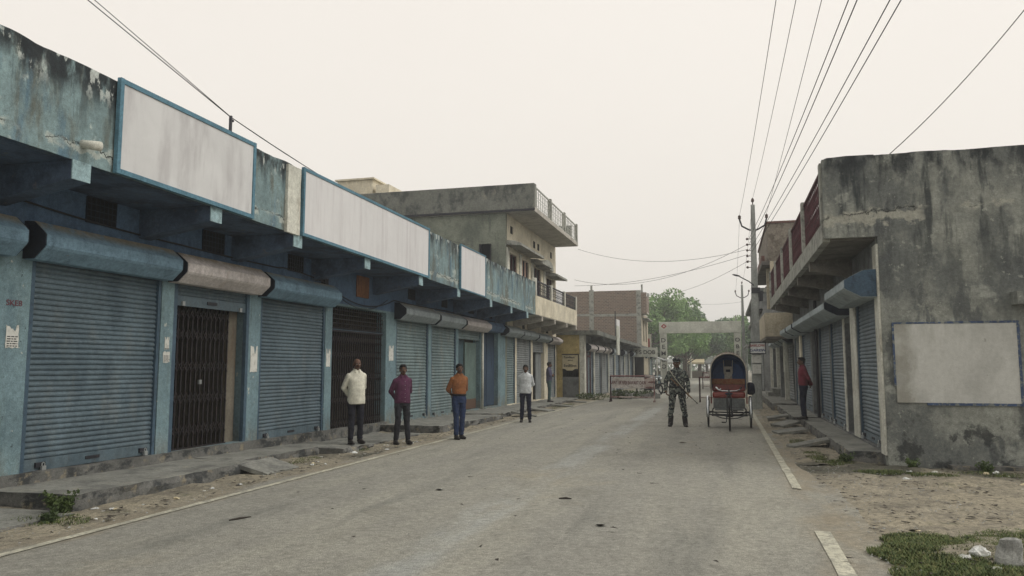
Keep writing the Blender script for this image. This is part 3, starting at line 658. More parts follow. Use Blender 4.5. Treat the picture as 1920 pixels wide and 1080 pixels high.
# sign boards on parapet
def signboard(y0, y1, mat, lab, fr=.055, z0=None, ztop=.03):
    r = empty('sign_board', (-6.95, (y0+y1)/2, slab_b(y0)), lab, 'sign', 'blank boards fixed on the blue parapet')
    x = -6.97
    def zb(y): return slab_b(y)+.0
    def zt(y): return slab_t(y)+ztop
    build('panel', MB().ybox(x, x+.03, y0, y1, zb(y0), zb(y1), zt(y0), zt(y1), 12), mat, r)
    f = MB(); e = .045
    f.ybox(x-.01, x+e, y0, y1, zt(y0)-fr, zt(y1)-fr, zt(y0)+.003, zt(y1)+.003, 2); f.ybox(x-.01, x+e, y0, y1, zb(y0)-.003, zb(y1)-.003, zb(y0)+fr, zb(y1)+fr, 2)
    for ya, yb in ((y0-.003, y0+fr), (y1-fr, y1+.003)): f.ybox(x-.008, x+e+.003, ya, yb, zb(ya)-.006, zb(yb)-.006, zt(ya)+.006, zt(yb)+.006, 1)
    build('frame', f, 'board_frame', r)
signboard(7.45, 10.25, 'board_dirty', 'near blank white board with dirt streaks, widest-looking at left')
signboard(11.68, 17.6, 'board_pale', 'longest blank pale board with blue frame in the middle of the parapet', .05)
signboard(19.95, 22.26, 'board_pale', 'smallest blank board at the far end of the blue parapet', .03)
# roof pole
tag(build('roof_pole', MB().rod((-7.08, 9.8, 4.7), (-7.08, 9.8, 5.36), .025, 8).rod((-7.08,9.78,5.3),(-7.08,9.86,5.3),.02), 'iron_dark', smooth=True), 'short black iron post on roof edge carrying two wires', 'pole')

# posters
def poster(y0, y1, z0, z1, lab, lines, torn=True, seed=0, x=XF):
    n = 10; vs = []; rnd = random.Random(seed)
    pts = []
    for i in range(n): pts.append((y0+(y1-y0)*i/n, z1 - (rnd.random()*.35*(z1-z0) if torn and 2 < i < 8 else rnd.random()*.02)))
    for i in range(n//2): pts.append((y1-rnd.random()*.012, z1-(z1-z0)*i/(n//2)))
    for i in range(n): pts.append((y1-(y1-y0)*i/n, z0+rnd.random()*.015))
    for i in range(n//2): pts.append((y0+rnd.random()*.012, z0+(z1-z0)*i/(n//2)*.95))
    m = len(pts)
    mb = MB().add([(x+.004, a, b) for a, b in pts] + [(x+.007, a, b) for a, b in pts], [tuple(range(m, 2*m))] + [(i, (i+1)%m, m+(i+1)%m, m+i) for i in range(m)])
    o = tag(build('poster', mb, 'paper'), lab, 'poster')
    ln = MB()
    for k in range(lines):
        z = z0+(z1-z0)*(.08+.1*k); a = y0+(y1-y0)*.12; 
        while a < y1-(y1-y0)*.15:
            b = a+rnd.uniform(.02, .05); ln.box(x+.007, x+.009, a, min(b, y1-(y1-y0)*.1), z, z+(z1-z0)*.045); a = b+.012
    if lines: build('print', ln, 'ink_dark', o)
    return o
poster(7.24, 7.42, 1.82, 2.1, 'torn notice with lines of print on the pillar left of the wide shutter', 5, seed=1)
poster(9.92, 10.07, 1.66, 1.84, 'small two-row notice pasted on the pillar between shutter and dark gate', 6, torn=False, seed=2)
poster(9.94, 10.05, 1.86, 2.06, 'ragged scrap of paper above the small notice', 1, seed=3)
poster(12.16, 12.38, 1.5, 1.98, 'peeling brownish paper patch on the pillar right of the first gate', 0, seed=4)
poster(14.9, 15.08, 1.6, 2.0, 'pale paper remnant on the narrow pillar left of the tall gate', 0, seed=5)
poster(18.1, 18.38, 1.75, 2.15, 'pale paper patch on the pillar beside the plum-shirted man', 0, seed=6)
t = text_mesh('SKE8', .095, (XF+.004, 7.33, 2.36), (R_(90), 0, R_(90)), 'ink_faded_red', None, 'wall_lettering', True, .001, 1.1)
tag(t, 'faded dark red stencilled letters on the blue pillar above the torn notice', 'lettering')

# ================================================================= CREAM TWO-STOREY BUILDING
cr = empty('house_building', (-11, 33, 0), 'two-storey house with cream front, grey side wall and railed roof terrace', 'building')
Y0, Y1 = 28.92, 38.3
specC = [(29.0,30.35,2.85,.15),(30.6,33.0,2.8,.12),(33.35,35.6,2.75,.12),(36.35,38.1,2.75,.1)]
build('wall', openings(specC, Y0, Y1, XF-.28, XF+.002, 3.6), 'cream_wall', cr)
build('upper_wall', openings([(29.55,30.7,6.15,3.9),(31.5,32.7,6.15,3.9),(33.6,35.0,6.1,3.9),(36.2,37.5,5.9,3.9)], Y0, Y1, XF-.25, XF, 7.65, 3.6), 'cream_wall', cr)
build('side_wall', openings([(-9.2+20,-8.78+20,6.42,5.4)], 0, 0, 0, 0, 0) if False else MB().box(-17.5, -9.2, Y0-.02, Y0+.2, 0, 7.65).box(-9.2, -8.78, Y0-.02, Y0+.2, 0, 5.45).box(-9.2, -8.78, Y0-.02, Y0+.2, 6.44, 7.65).box(-8.78, XF+.003, Y0-.02, Y0+.2, 0, 7.65), 'grey_green_wall', cr)
wn = build('window', MB().box(-9.2, -8.78, Y0+.08, Y0+.1, 5.45, 6.44), 'dark_inside', cr)
build('shutter_leaf', MB().box(-9.2, -9.17, Y0-.3, Y0, 5.5, 6.4).box(-8.8, -8.78, Y0-.1, Y0, 5.5, 6.4), 'iron_dark', wn)
build('back_wall', MB().box(-17.5, -17.3, Y0+.2, Y1, 0, 7.65).box(-17.3, XF-.25, Y1-.2, Y1, 0, 7.65), 'grey_green_wall', cr)
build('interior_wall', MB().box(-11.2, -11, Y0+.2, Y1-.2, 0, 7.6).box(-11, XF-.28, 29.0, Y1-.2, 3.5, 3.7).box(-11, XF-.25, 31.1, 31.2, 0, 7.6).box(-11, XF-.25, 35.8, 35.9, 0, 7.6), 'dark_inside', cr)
build('roof_slab', MB().box(-17.5, -7.0, Y0-.12, 38.1, 7.65, 7.83), 'cream_soffit', cr, bevel=.01)
def pz(y): return 0
rp = MB().box(-17.4, -7.0, Y0-.14, Y0, 7.7, 8.75); rp.box(-17.4, -17.26, Y0, 38, 7.83, 8.7).box(-17.26, -7.3, 37.86, 38, 7.83, 8.7)
build('roof_parapet', rp, 'roof_parapet', cr, bevel=.015)
build('parapet_strip', MB().box(-17.4, -6.98, Y0-.19, Y0-.14, 7.66, 7.74), 'iron_dark', cr)  # thin dark strip along the foot of the roof parapet
def railing(root, x, ya, yb, zb, zt, posts, matp, matr, dep=.14, dens=.16, curl=True):
    for y in posts: build('rail_post', MB().box(x-dep/2, x+dep/2, y-.09, y+.09, zb, zt+.06), matp, root, bevel=.01)
    ps = sorted(posts)
    for a, b in zip(ps[:-1], ps[1:]):
        a += .09; b -= .09
        g = MB().bar((x, a, zt-.02), (x, b, zt-.02), .05, .05).bar((x, a, zb+.06), (x, b, zb+.06), .03, .03)
        n = max(2, int((b-a)/dens)); p = (b-a)/n
        for i in range(n+1): g.bar((x, a+i*p, zb), (x, a+i*p, zt), .018)
        if curl:
            for i in range(n):
                yc = a+(i+.5)*p
                for zc in (zb+(zt-zb)*.3, zb+(zt-zb)*.68):
                    g.tube([(x, yc+math.cos(t)*p*.42, zc+math.sin(t)*(zt-zb)*.16) for t in [k*math.pi/4 for k in range(8)]], .009, 4, closed=True)
        build('railing', g, matr, root)
railing(cr, -7.07, 28.9, 38, 7.83, 8.7, (28.95+.1, 31.9, 34.9, 37.95), 'sunshade_concrete', 'rail_white', dens=.32)
build('stair_head', MB().box(-15.7, -14.1, Y0+.3, 32, 8.0, 9.45).box(-13.95, -13.35, Y0+.3, 31, 8.0, 9.2).box(-15.8, -14.0, Y0+.2, 32.1, 9.45, 9.52), 'cream_wall', cr)
# sunshades
def shade(y0, y1, z, dep=.62, nm='sunshade'):
    pts = [(XF, z+.16), (XF+dep*.55, z+.13), (XF+dep, z+.02), (XF+dep, z-.08), (XF, z-.02)]
    build(nm, MB().prof(pts, y0, y1), 'sunshade_concrete', cr, bevel=.01)
shade(29.0, 33.0, 6.42); shade(33.0, 35.1, 6.22, .55); shade(35.9, 38.2, 5.98, .62)
arc = MB(); A = [(34.9+1.0*math.cos(t), 6.12+.42*math.sin(t)) for t in [math.pi*k/12 for k in range(13)]]
arc.add([(XF, y, z) for y, z in A] + [(XF+.42, y, z) for y, z in A], [tuple(range(12,-1,-1)), tuple(range(13,26))] + [(i, i+1, 14+i, 13+i) for i in range(12)] + [(12, 0, 13, 25)])
build('arched_ornament', arc, 'sunshade_concrete', cr, bevel=.01)
for y in (29.62, 33.5, 34.3, 37.0): build('vent', MB().box(XF, XF+.015, y, y+.3, 6.95, 7.25), 'dark_inside', cr)
for a, b, zt, m_ in ((29.55,30.7,6.15,'window_dark'),(31.5,32.7,6.15,'pink_panel'),(33.6,35.0,6.1,'window_dark'),(36.2,37.5,5.9,'window_dark')):
    wn = build('door' , MB().box(XF-.16, XF-.12, a, b, 3.9, zt), m_, cr)
    build('door_frame', MB().box(XF-.12, XF-.06, a, a+.07, 3.9, zt).box(XF-.12, XF-.06, b-.07, b, 3.9, zt).box(XF-.12, XF-.06, (a+b)/2-.03, (a+b)/2+.03, 3.9, zt).box(XF-.12,XF-.06,a,b,5.3,5.36), 'rust_red' if m_ == 'window_dark' else 'iron_dark', wn)
for y in (29.15, 31.1, 33.2, 35.6): build('pilaster', MB().box(XF, XF+.06, y-.14, y+.14, 3.9, 6.3), 'pillar_white', cr)
# first floor balcony
build('balcony_slab', MB().box(XF, -7.0, Y0+.01, 37.6, 3.6, 3.72), 'cream_soffit', cr)
build('balcony_wall', MB().box(-7.12, -6.99, Y0+.01, 37.6, 3.62, 4.36).box(XF, -7.12, 37.46, 37.6, 3.72, 4.36), 'cream_wall', cr, bevel=.01)
railing(cr, -7.055, 28.9, 37.6, 4.36, 4.98, (29.02, 31.9, 34.7, 37.5), 'pillar_white', 'rail_dark', dens=.24)
for y in (30.0, 32.4, 35, 37.3): build('bracket', MB().add([(XF,y,3.6),(XF,y+.22,3.6),(-7.0,y+.22,3.6),(-7.0,y,3.6),(XF,y,3.2),(XF,y+.22,3.2),(-7.0,y+.22,3.42),(-7.0,y,3.42)],
                  [(0,1,2,3),(7,6,5,4),(0,3,7,4),(1,5,6,2),(3,2,6,7),(0,4,5,1)]), 'cream_soffit', cr)
for y in (31.5, 36.0, 37.4): build('vent', MB().box(XF+.002, XF+.02, y, y+.35, 3.2, 3.45), 'dark_inside', cr)
shutter(cr, XF-.06, 1, 29.0, 30.35, .15, 2.85, 'shutter_green', 'guide_blue', False, .09, detail=False)
shutter(cr, XF-.06, 1, 30.6, 33.0, .12, 2.8, 'shutter_grey', 'guide_blue', False, .09, detail=False)
build('shutter', curtain(XF-.06, 1, 33.4, 35.55, 2.25, 2.75, .09), 'shutter_grey', cr, label='half-rolled shutter above the open doorway')
build('door_panel', MB().box(XF-.2, XF-.15, 34.5, 35.6, .12, 2.25), 'shutter_grey', cr)
shutter(cr, XF-.06, 1, 36.35, 38.1, .1, 2.75, 'shutter_grey', 'guide_blue', False, .09, detail=False)
hood(cr, XF, 1, 28.25, 30.5, 2.78, 3.2, .36, 'hood_grey'); hood(cr, XF, 1, 30.62, 33.1, 2.76, 3.16, .36, 'hood_grey')
hood(cr, XF, 1, 33.3, 35.7, 2.74, 3.12, .36, 'hood_grey'); hood(cr, XF, 1, 36.0, 38.3, 2.7, 3.08, .36, 'hood_cream')

# ================================================================= LOW SHOP ROW beyond (yellow end wall)
low = empty('shop_building', (-9, 56, 0), 'low weathered row of grey shops with a yellow end wall and overhanging slab', 'building')
XS = -6.85
build('end_wall', MB().box(-8.25, XS+.0, 38.55, 38.75, 2.25, 3.35).box(-8.25, -7.95, 38.55, 38.75, 0, 2.25).box(-7.1, XS, 38.55, 38.75, 0, 2.25), 'yellow_wall', low)
build('end_shutter', curtain(0, 1, 0, 1, 0, 1) if False else MB().box(-7.95, -7.1, 38.62, 38.66, 0, 1.1), 'shop_grey_wall', low)
build('corner_pier', MB().box(-7.05, XS+.04, 38.5, 38.54, 0, 3.3).box(XS, XS+.05, 38.54, 39.0, 0, 3.3), 'pillar_white', low)
specS = []; y = 39.2
rr = random.Random(3); info = []
while y < 74:
    wd = rr.uniform(2.0, 2.7); info.append((y, y+wd, rr.choice(['shutter_grey','shutter_steel','shutter_green','shutter_grey']))); y += wd + .35
specS = [(a, b, 2.45, .12) for a, b, m_ in info]
build('wall', openings(specS, 38.75, 76, XS-.25, XS, 3.2), 'shop_grey_wall', low)
for a, b, m_ in info: shutter(low, XS-.06, 1, a, b, .12, 2.45, m_, 'guide_blue', False, .12, detail=False)
for i, (a, b, m_) in enumerate(info):
    build('pillar', MB().box(XS, XS+.06, b+.08, b+.27, 0, 2.6), 'pillar_white' if i % 3 != 1 else 'shop_grey_wall', low)
    if i < 3: hood(low, XS, 1, a, b-.1, 2.4, 2.8, .3, 'hood_cream')
    elif i % 2: hood(low, XS, 1, a+.6, b-.5, 2.35, 2.8, .3, 'hood_grey')
build('door_frame', MB().box(XS, XS+.05, 39.3, 39.42, .1, 2.5).box(XS, XS+.05, 40.3, 40.42, .1, 2.5).box(XS, XS+.05, 39.3, 40.42, 2.1, 2.2), 'rust_red', low)
ro = MB().ybox(-12, -6.1, 38.3, 76, 3.2, 2.95, 3.42, 3.12, 60); ro.jitter(.03, 1.2); build('roof_slab', ro, 'roof_parapet', low)
build('inner_wall', MB().box(-12, -11.8, 38.8, 76, 0, 3.2), 'shop_grey_wall', low)
for y in (41, 43.6, 46.4, 49.5, 53, 57, 62, 68): build('bracket', MB().box(XS, -6.2, y, y+.18, 2.98, 3.22), 'shop_grey_wall', low)
# sign on yellow wall
sg = empty('shop_sign', (-7.5, 38.5, 1.3), 'cream painted shop sign with dark lettering on the yellow end wall', 'sign')
build('panel', MB().box(-7.93, -7.12, 38.5, 38.54, 1.5, 2.2).add([(-7.8,38.5,1.5),(-7.3,38.5,1.5),(-7.4,38.5,1.42),(-7.7,38.5,1.42)], [(0,1,2,3)]), 'sign_cream', sg)
build('frame', MB().box(-7.95, -7.1, 38.47, 38.5, 2.2, 2.24).box(-7.12, -7.08, 38.47, 38.5, 1.48, 2.2), 'iron_dark', sg)
text_mesh('Tundlaun', .15, (-7.58, 38.49, 2.08), (R_(90), 0, 0), 'ink_dark', sg, ex=.003); text_mesh('ablouk', .1, (-7.52, 38.49, 1.93), (R_(90), 0, 0), 'ink_dark', sg, ex=.003)
text_mesh('EwdRllmn', .19, (-7.53, 38.49, 1.66), (R_(90), 0, 0), 'ink_dark', sg, ex=.003, sx=.85)
# white rooftop panels
t = empty('rooftop_board', (-6.2, 47, 2.2), 'two blank white boards standing on edge of the low roof', 'sign')
build('board', MB().box(-6.25, -6.18, 46.2, 47.5, 3.3, 4.45), 'board_pale', t); build('lower_board', MB().box(-6.1, -6.03, 45.2, 46.2, 2.3, 4.0), 'arch_white', t)
build('support', MB().rod((-6.25, 46.0, 2.9), (-6.25, 46.0, 4.9), .03), 'iron_dark', t)

# ================================================================= BRICK BUILDING
bk = empty('brick_building', (-10, 70, 0), 'unplastered red brick building with concrete frame and cantilevered roof', 'building')
YB = 66
build('brick_wall', MB().box(-13.5, -6.8, YB, YB+.25, 2.4, 8.1).box(-13.5, -13.25, YB+.25, 72, 2.4, 8.1), 'brick', bk)
build('front_wall', openings([(67.6,68.6,5.6,3.8),(69.8,70.8,5.6,3.8)], YB+.25, 72, -7.05, -6.78, 6.1, 0), 'peach_wall', bk)
build('concrete_frame', MB().box(-11.2, -10.8, YB-.04, YB, 2.4, 8.2).box(-7.15, -6.76, YB-.04, YB, 2.4, 8.1).box(-10.8, -7.15, YB-.03, YB, 5.9, 6.12).box(-13.5, -11.2, YB-.03, YB, 5.95, 6.15), 'sunshade_concrete', bk)
for a in (67.6, 69.8): build('window', MB().box(-6.95, -6.9, a, a+1, 3.8, 5.6), 'window_dark', bk)
build('sunshade', MB().box(-6.78, -6.3, 67, 71.5, 5.7, 5.8), 'sunshade_concrete', bk)
build('roof_slab', MB().box(-13.5, -6.3, YB+.3, 68.2, 6.12, 6.25).box(-13.5, -6.78, 68.2, 72, 6.12, 6.25), 'cream_soffit', bk)
build('roof_parapet', MB().box(-6.42, -6.3, YB+.3, 68.2, 6.25, 7.6).box(-6.76, -6.3, YB+.02, YB+.3, 6.1, 7.9), 'brick', bk)
for b_ in ((-6.75, -6.62, YB+.1, YB+.25, 7.9, 8.6), (-11.1, -10.95, YB+.1, YB+.3, 8.1, 8.6), (-6.42,-6.3,68,68.2,7.6,8)): build('rooftop_post', MB().box(*b_), 'sunshade_concrete', bk)
# further small shop with signs & awning
fs = empty('market_stall', (-5.6, 66, 0), 'roadside shack with sloping tin awning below a white name board', 'stall')
build('awning', MB().add([(-6.6,60,2.75),(-6.6,66,2.75),(-4.6,66,2.1),(-4.6,60,2.1),(-6.6,60,2.82),(-6.6,66,2.82),(-4.6,66,2.17),(-4.6,60,2.17)], [(3,2,1,0),(4,5,6,7),(0,1,5,4),(1,2,6,5),(2,3,7,6),(3,0,4,7)]), 'tin_sheet', fs)
for y in (60.1, 65.8): build('post', MB().rod((-4.7, y, 0), (-4.7, y, 2.12), .06), 'pillar_white', fs)
build('counter', MB().box(-6.6, -5.2, 61, 65.5, 0, .95), 'door_teal', fs); build('rear_wall', MB().box(-6.7, -6.6, 60, 66, 0, 2.8), 'dark_inside', fs)
ns = empty('name_board', (-6.1, 59.5, 2), 'white name board on posts at end of the low shop row', 'sign')
build('panel', MB().box(-6.75, -4.95, 59.5, 59.58, 2.35, 3.05), 'arch_white', ns)
build('post', MB().rod((-6.72, 59.62, 0), (-6.72, 59.62, 3.1), .05), 'pillar_white', ns); build('post', MB().rod((-4.98, 59.62, 0), (-4.98, 59.62, 3.1), .05), 'pillar_white', ns)
text_mesh('S S DOB', .42, (-5.85, 59.49, 2.7), (R_(90), 0, 0), 'ink_dark', ns, ex=.004)
rb = empty('upright_board', (-6.8, 72, 3.2), 'narrow white board with red marking standing on the far roof', 'sign')
build('panel', MB().box(-7.3, -6.5, 72, 72.1, 3.0, 4.6), 'arch_white', rb); build('red_panel', MB().box(-7.05, -6.65, 71.97, 72, 3.4, 4.2), 'ink_red', rb)

# ================================================================= ARCH GATE
ar = empty('arch_gate', (-2.2, 75, 0), 'plain white welcome arch spanning the road with lettered pillars', 'gate')
build('beam', MB().box(-6.0, 1.5, 74.85, 75.25, 4.78, 5.85), 'arch_white', ar, bevel=.02)
build('pillar', MB().box(-5.95, -5.3, 74.9, 75.2, 0, 4.78), 'arch_white', ar, bevel=.02); build('pillar', MB().box(.85, 1.45, 74.9, 75.2, 0, 4.78), 'arch_white', ar, bevel=.02)
for k, ch in enumerate('DEMBO'): text_mesh(ch, .55, (-5.62, 74.88, 4.1-.62*k), (R_(90), 0, 0), 'ink_dark', ar, ex=.004, sx=1.1)
for k, ch in enumerate('OBEM'): text_mesh(ch, .5, (1.15, 74.88, 4.1-.62*k), (R_(90), 0, 0), 'ink_dark', ar, ex=.004, sx=1.1)
lg = MB(); cxx, czz = -5.55, 5.45
lg.add([(cxx-.28,74.83,czz),(cxx,74.83,czz-.24),(cxx+.28,74.83,czz),(cxx,74.83,czz+.24),(cxx-.12,74.83,czz),(cxx,74.83,czz-.1),(cxx+.12,74.83,czz),(cxx,74.83,czz+.1)], [(0,1,5,4),(1,2,6,5),(2,3,7,6),(3,0,4,7)])
build('emblem', lg, 'ink_red', ar)

# ================================================================= RIGHT GREY BUILDING
XR = 2.45
rb_ = empty('shop_building', (5, 20, 0), 'grey mould-stained concrete shop building with roof railing, nearest on right', 'building')
# side wall, finely subdivided with a slightly uneven top
def sidewall():
    vs = []; fs = []; nx, nz = 60, 40; x0, x1 = XR, 9.5
    for j in range(nz+1):
        for i in range(nx+1):
            x = x0+(x1-x0)*i/nx; z = 5.08*j/nz
            if j == nz: z += .025*n1(x*1.4, 2, 0)
            vs.append((x, 13.6+.012*n1(x*2, z*2, 3)*(0 if i == 0 else 1), z))
    for j in range(nz):
        for i in range(nx): a = j*(nx+1)+i; fs.append((a, a+1, a+nx+2, a+nx+1))
    m = MB().add(vs, fs); m.box(x0, x1, 13.63, 13.85, 0, 5.05); return m
build('side_wall', sidewall(), 'old_concrete', rb_)
def sidewing():
    vs = []; fs = []; nx, nz = 10, 14
    for j in range(nz+1):
        for i in range(nx+1):
            x = 1.65+(XR-1.65)*i/nx; z = 3.72+(5.09-3.72)*j/nz
            if j == nz: z += .02*n1(x*1.4, 2, 0) - (.03 if i == 0 else 0)
            vs.append((x, 13.6+.01*n1(x*2, z*2, 3), z))
    for j in range(nz):
        for i in range(nx): a = j*(nx+1)+i; fs.append((a, a+1, a+nx+2, a+nx+1))
    m = MB().add(vs, fs); m.box(1.65, XR, 13.62, 13.74, 3.73, 5.06); return m
build('parapet_end', sidewing(), 'old_concrete', rb_)
specR = [(14.0,16.1,2.85,.26),(16.75,17.6,2.5,.26),(17.85,20.0,2.8,.26),(20.2,22.35,2.8,.26),(22.6,24.2,2.8,.26),(24.55,27.0,2.8,.26),(27.65,29.9,2.8,.26)]
build('wall', openings(specR, 13.85, 30.3, XR, XR+.25, 3.7), 'shop_grey_wall', rb_)
build('corner_pier', MB().box(XR-.03, XR-.0, 13.62, 13.98, .2, 3.6), 'pillar_white', rb_)
build('door_surround', MB().box(XR-.02, XR, 16.12, 16.75, .26, 3.1).box(XR-.02, XR, 17.6, 17.82, .26, 2.8), 'pillar_white', rb_)
build('cream_pier', MB().box(XR-.05, XR, 27.1, 27.55, .24, 2.9), 'cream_wall', rb_)
build('roof_slab', MB().box(1.75, 9.5, 13.86, 30.3, 3.72, 3.86), 'soffit_grey', rb_)
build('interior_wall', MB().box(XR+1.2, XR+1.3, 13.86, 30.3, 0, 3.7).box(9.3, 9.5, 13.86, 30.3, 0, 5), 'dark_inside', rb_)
build('slab_fascia', MB().ybox(1.63, 1.75, 13.76, 29.6, 3.68, 3.68, 4.0, 4.0, 60).jitter(.006, 2), 'parapet_paint' if False else 'sunshade_concrete', rb_)
for y in (16.3, 19.0, 21.8, 24.6, 27.4): 
    build('bracket', MB().add([(XR,y,3.72),(XR,y+.22,3.72),(1.68,y+.22,3.72),(1.68,y,3.72),(XR,y,3.35),(XR,y+.22,3.35),(1.68,y+.22,3.5),(1.68,y,3.5)],
                  [(0,1,2,3),(7,6,5,4),(0,3,7,4),(1,5,6,2),(3,2,6,7),(0,4,5,1)]), 'soffit_grey', rb_)
railing(rb_, 1.69, 13.8, 29.6, 4.0, 4.98, (13.85, 17.1, 20.3, 23.4, 26.5, 29.4), 'sunshade_concrete', 'rust_red', dens=.2, curl=True)
sm = 'shutter_steel'
shutter(rb_, XR+.06, -1, 14.0, 16.1, .27, 2.85, sm, 'guide_blue', True, .07, lab='blue-grey roller shutter nearest the corner under a blue-ended hood')
build('door', MB().box(XR+.14, XR+.18, 16.78, 17.57, .26, 2.5), 'door_blue', rb_, bevel=.01)
for a, b in ((17.85,20.0),(20.2,22.35),(24.55,27.0),(27.65,29.9)): shutter(rb_, XR+.06, -1, a, b, .27, 2.8, sm if a < 25 else 'shutter_grey', 'guide_blue', a < 22, .075)
build('pipe', MB().rod((XR-.05, 22.5, .25), (XR-.05, 22.5, 3.4), .04, 8), 'iron_dark', rb_)
build('door_panel', MB().box(XR+.1, XR+.15, 22.7, 24.2, .25, 2.7), 'shutter_grey', rb_)
hood(rb_, XR, -1, 13.72, 16.3, 2.74, 3.2, .53, 'hood_grey', 'end_cap_blue')
for a, b in ((16.75,19.95),(20.0,22.3),(22.35,24.4),(24.9,27.0),(27.5,29.8)): hood(rb_, XR, -1, a, b, 2.62, 3.05, .5, 'hood_grey', 'end_cap_dark')
build('ledge_stub', MB().box(4.3, 4.75, 13.3, 13.6, 2.55, 2.75).jitter(.02, 4), 'old_concrete', rb_)
build('wall_foot', MB().ybox(3.3, 9.4, 13.35, 13.6, 0, 0, .1, .1, 3).jitter(.01, 3), 'plinth_side', rb_)
tag(build('painted_wall_panel', MB().box(2.62, 4.35, 13.57, 13.585, 1.04, 2.28), 'wall_board_white'), 'whitewashed blank panel with dark blue border painted on the grey side wall', 'painted panel')
bd = MB().box(3.35, 4.35, 13.565, 13.587, 2.28, 2.315).box(2.62, 3.3, 13.565, 13.587, 2.285, 2.31).box(4.35, 4.39, 13.565, 13.587, 1.0, 2.32).box(3.05, 4.35, 13.565, 13.587, 1.0, 1.04).box(2.59, 2.62, 13.565, 13.587, 1.3, 2.31)
pw = bpy.data.objects['painted_wall_panel']; build('border', bd, 'border_blue', pw)
# wire stub on roof
# ================================================================= PEACH BALCONY HOUSE beyond, right
pb = empty('house_building', (5, 37, 0), 'peach and grey two-storey house beyond the roof railing on right', 'building')
build('wall', MB().box(2.5, 8, 30.6, 44, 0, 5.7), 'shop_grey_wall', pb)
build('balcony', MB().box(1.5, 2.5, 30.9, 36.5, 2.75, 2.87).box(1.5, 1.62, 30.9, 36.5, 2.87, 3.65).box(1.62, 2.5, 30.9, 31.02, 2.87, 3.65), 'peach_wall', pb, bevel=.01)
build('balcony_soffit', MB().box(1.52, 2.5, 30.92, 36.4, 2.66, 2.748), 'soffit_grey', pb)
build('upper_slab', MB().box(1.5, 8, 32, 40, 5.62, 5.78), 'soffit_grey', pb, bevel=.01)
build('upper_parapet', MB().box(1.75, 4.5, 32.1, 32.3, 5.78, 7.3).box(1.75, 1.9, 32.3, 40, 5.78, 7.25), 'rough_plaster', pb)
build('parapet_coping', MB().box(1.7, 4.5, 32.05, 32.35, 7.3, 7.38).box(1.7, 1.95, 32.35, 40, 7.25, 7.33).box(1.5,1.62,32,36,5.78,6.0), 'rick_hood_out', pb)
build('peach_pier', MB().box(1.75, 2.1, 30.7, 31.0, 3.95, 5.6).box(1.72, 1.9, 33, 33.3, 3.95, 5.6), 'peach_wall', pb)
build('side_shade', MB().box(1.45, 1.75, 36.5, 38.5, 4.9, 5.0).box(1.35, 1.75, 37.5, 40, 4.2, 4.28), 'iron_dark', pb)
y = 31
for k in range(5):
    build('shutter', curtain(2.47, -1, y, y+2.0, .35, 2.5, .1), 'shutter_grey', pb); build('pillar', MB().box(2.3, 2.5, y+2.02, y+2.3, .3, 2.9), ('pillar_white', 'shop_grey_wall')[k % 2], pb); y += 2.5
    if k < 4: hood(pb, 2.5, -1, y-2.4, y-.4, 2.5, 2.9, .4, 'hood_grey')
build('white_panel', MB().box(2.2, 2.3, 31.6, 32.2, 1.4, 2.6), 'arch_white', pb)
st = empty('steps', (2, 41, 0), 'concrete entrance steps beside the utility pole on the right verge', 'steps')
for k in range(4): build('step', MB().box(1.45+.18*k, 2.5, 36.5, 38.8, .16*k, .16*(k+1)-.003), 'concrete', st)
fr_ = empty('house_building', (6, 70, 0), 'hazy flat-roofed grey house far down the right side', 'building')
build('wall', openings([(60,61.2,4.6,3.4),(64,65.2,4.6,3.4)], 50, 74, 2.3, 2.6, 6.2), 'shop_grey_wall', fr_)
build('end_wall', MB().box(2.6, 9, 50, 50.2, 0, 6.2), 'shop_grey_wall', fr_); build('roof', MB().box(1.9, 9, 49.8, 74, 6.2, 6.45).box(2.1,2.3,50,74,5.0,5.2), 'roof_parapet', fr_)
build('roof_tank', MB().loft([(3.6,60,6.45,.6,.6),(3.6,60,7.5,.6,.6),(3.6,60,7.65,.25,.25)]), 'iron_dark', fr_)
build('canopy', MB().box(1.3, 2.3, 50.5, 58, 2.9, 3.0).box(1.3,1.36,50.5,50.56,0,2.9).box(1.3,1.36,57.9,57.96,0,2.9), 'tin_sheet', fr_)
for k in range(8): build('shutter', curtain(2.28, -1, 50.4+k*2.9, 52.7+k*2.9, .1, 2.5, .14), ('shutter_grey','shutter_steel','door_teal')[k % 3], fr_)

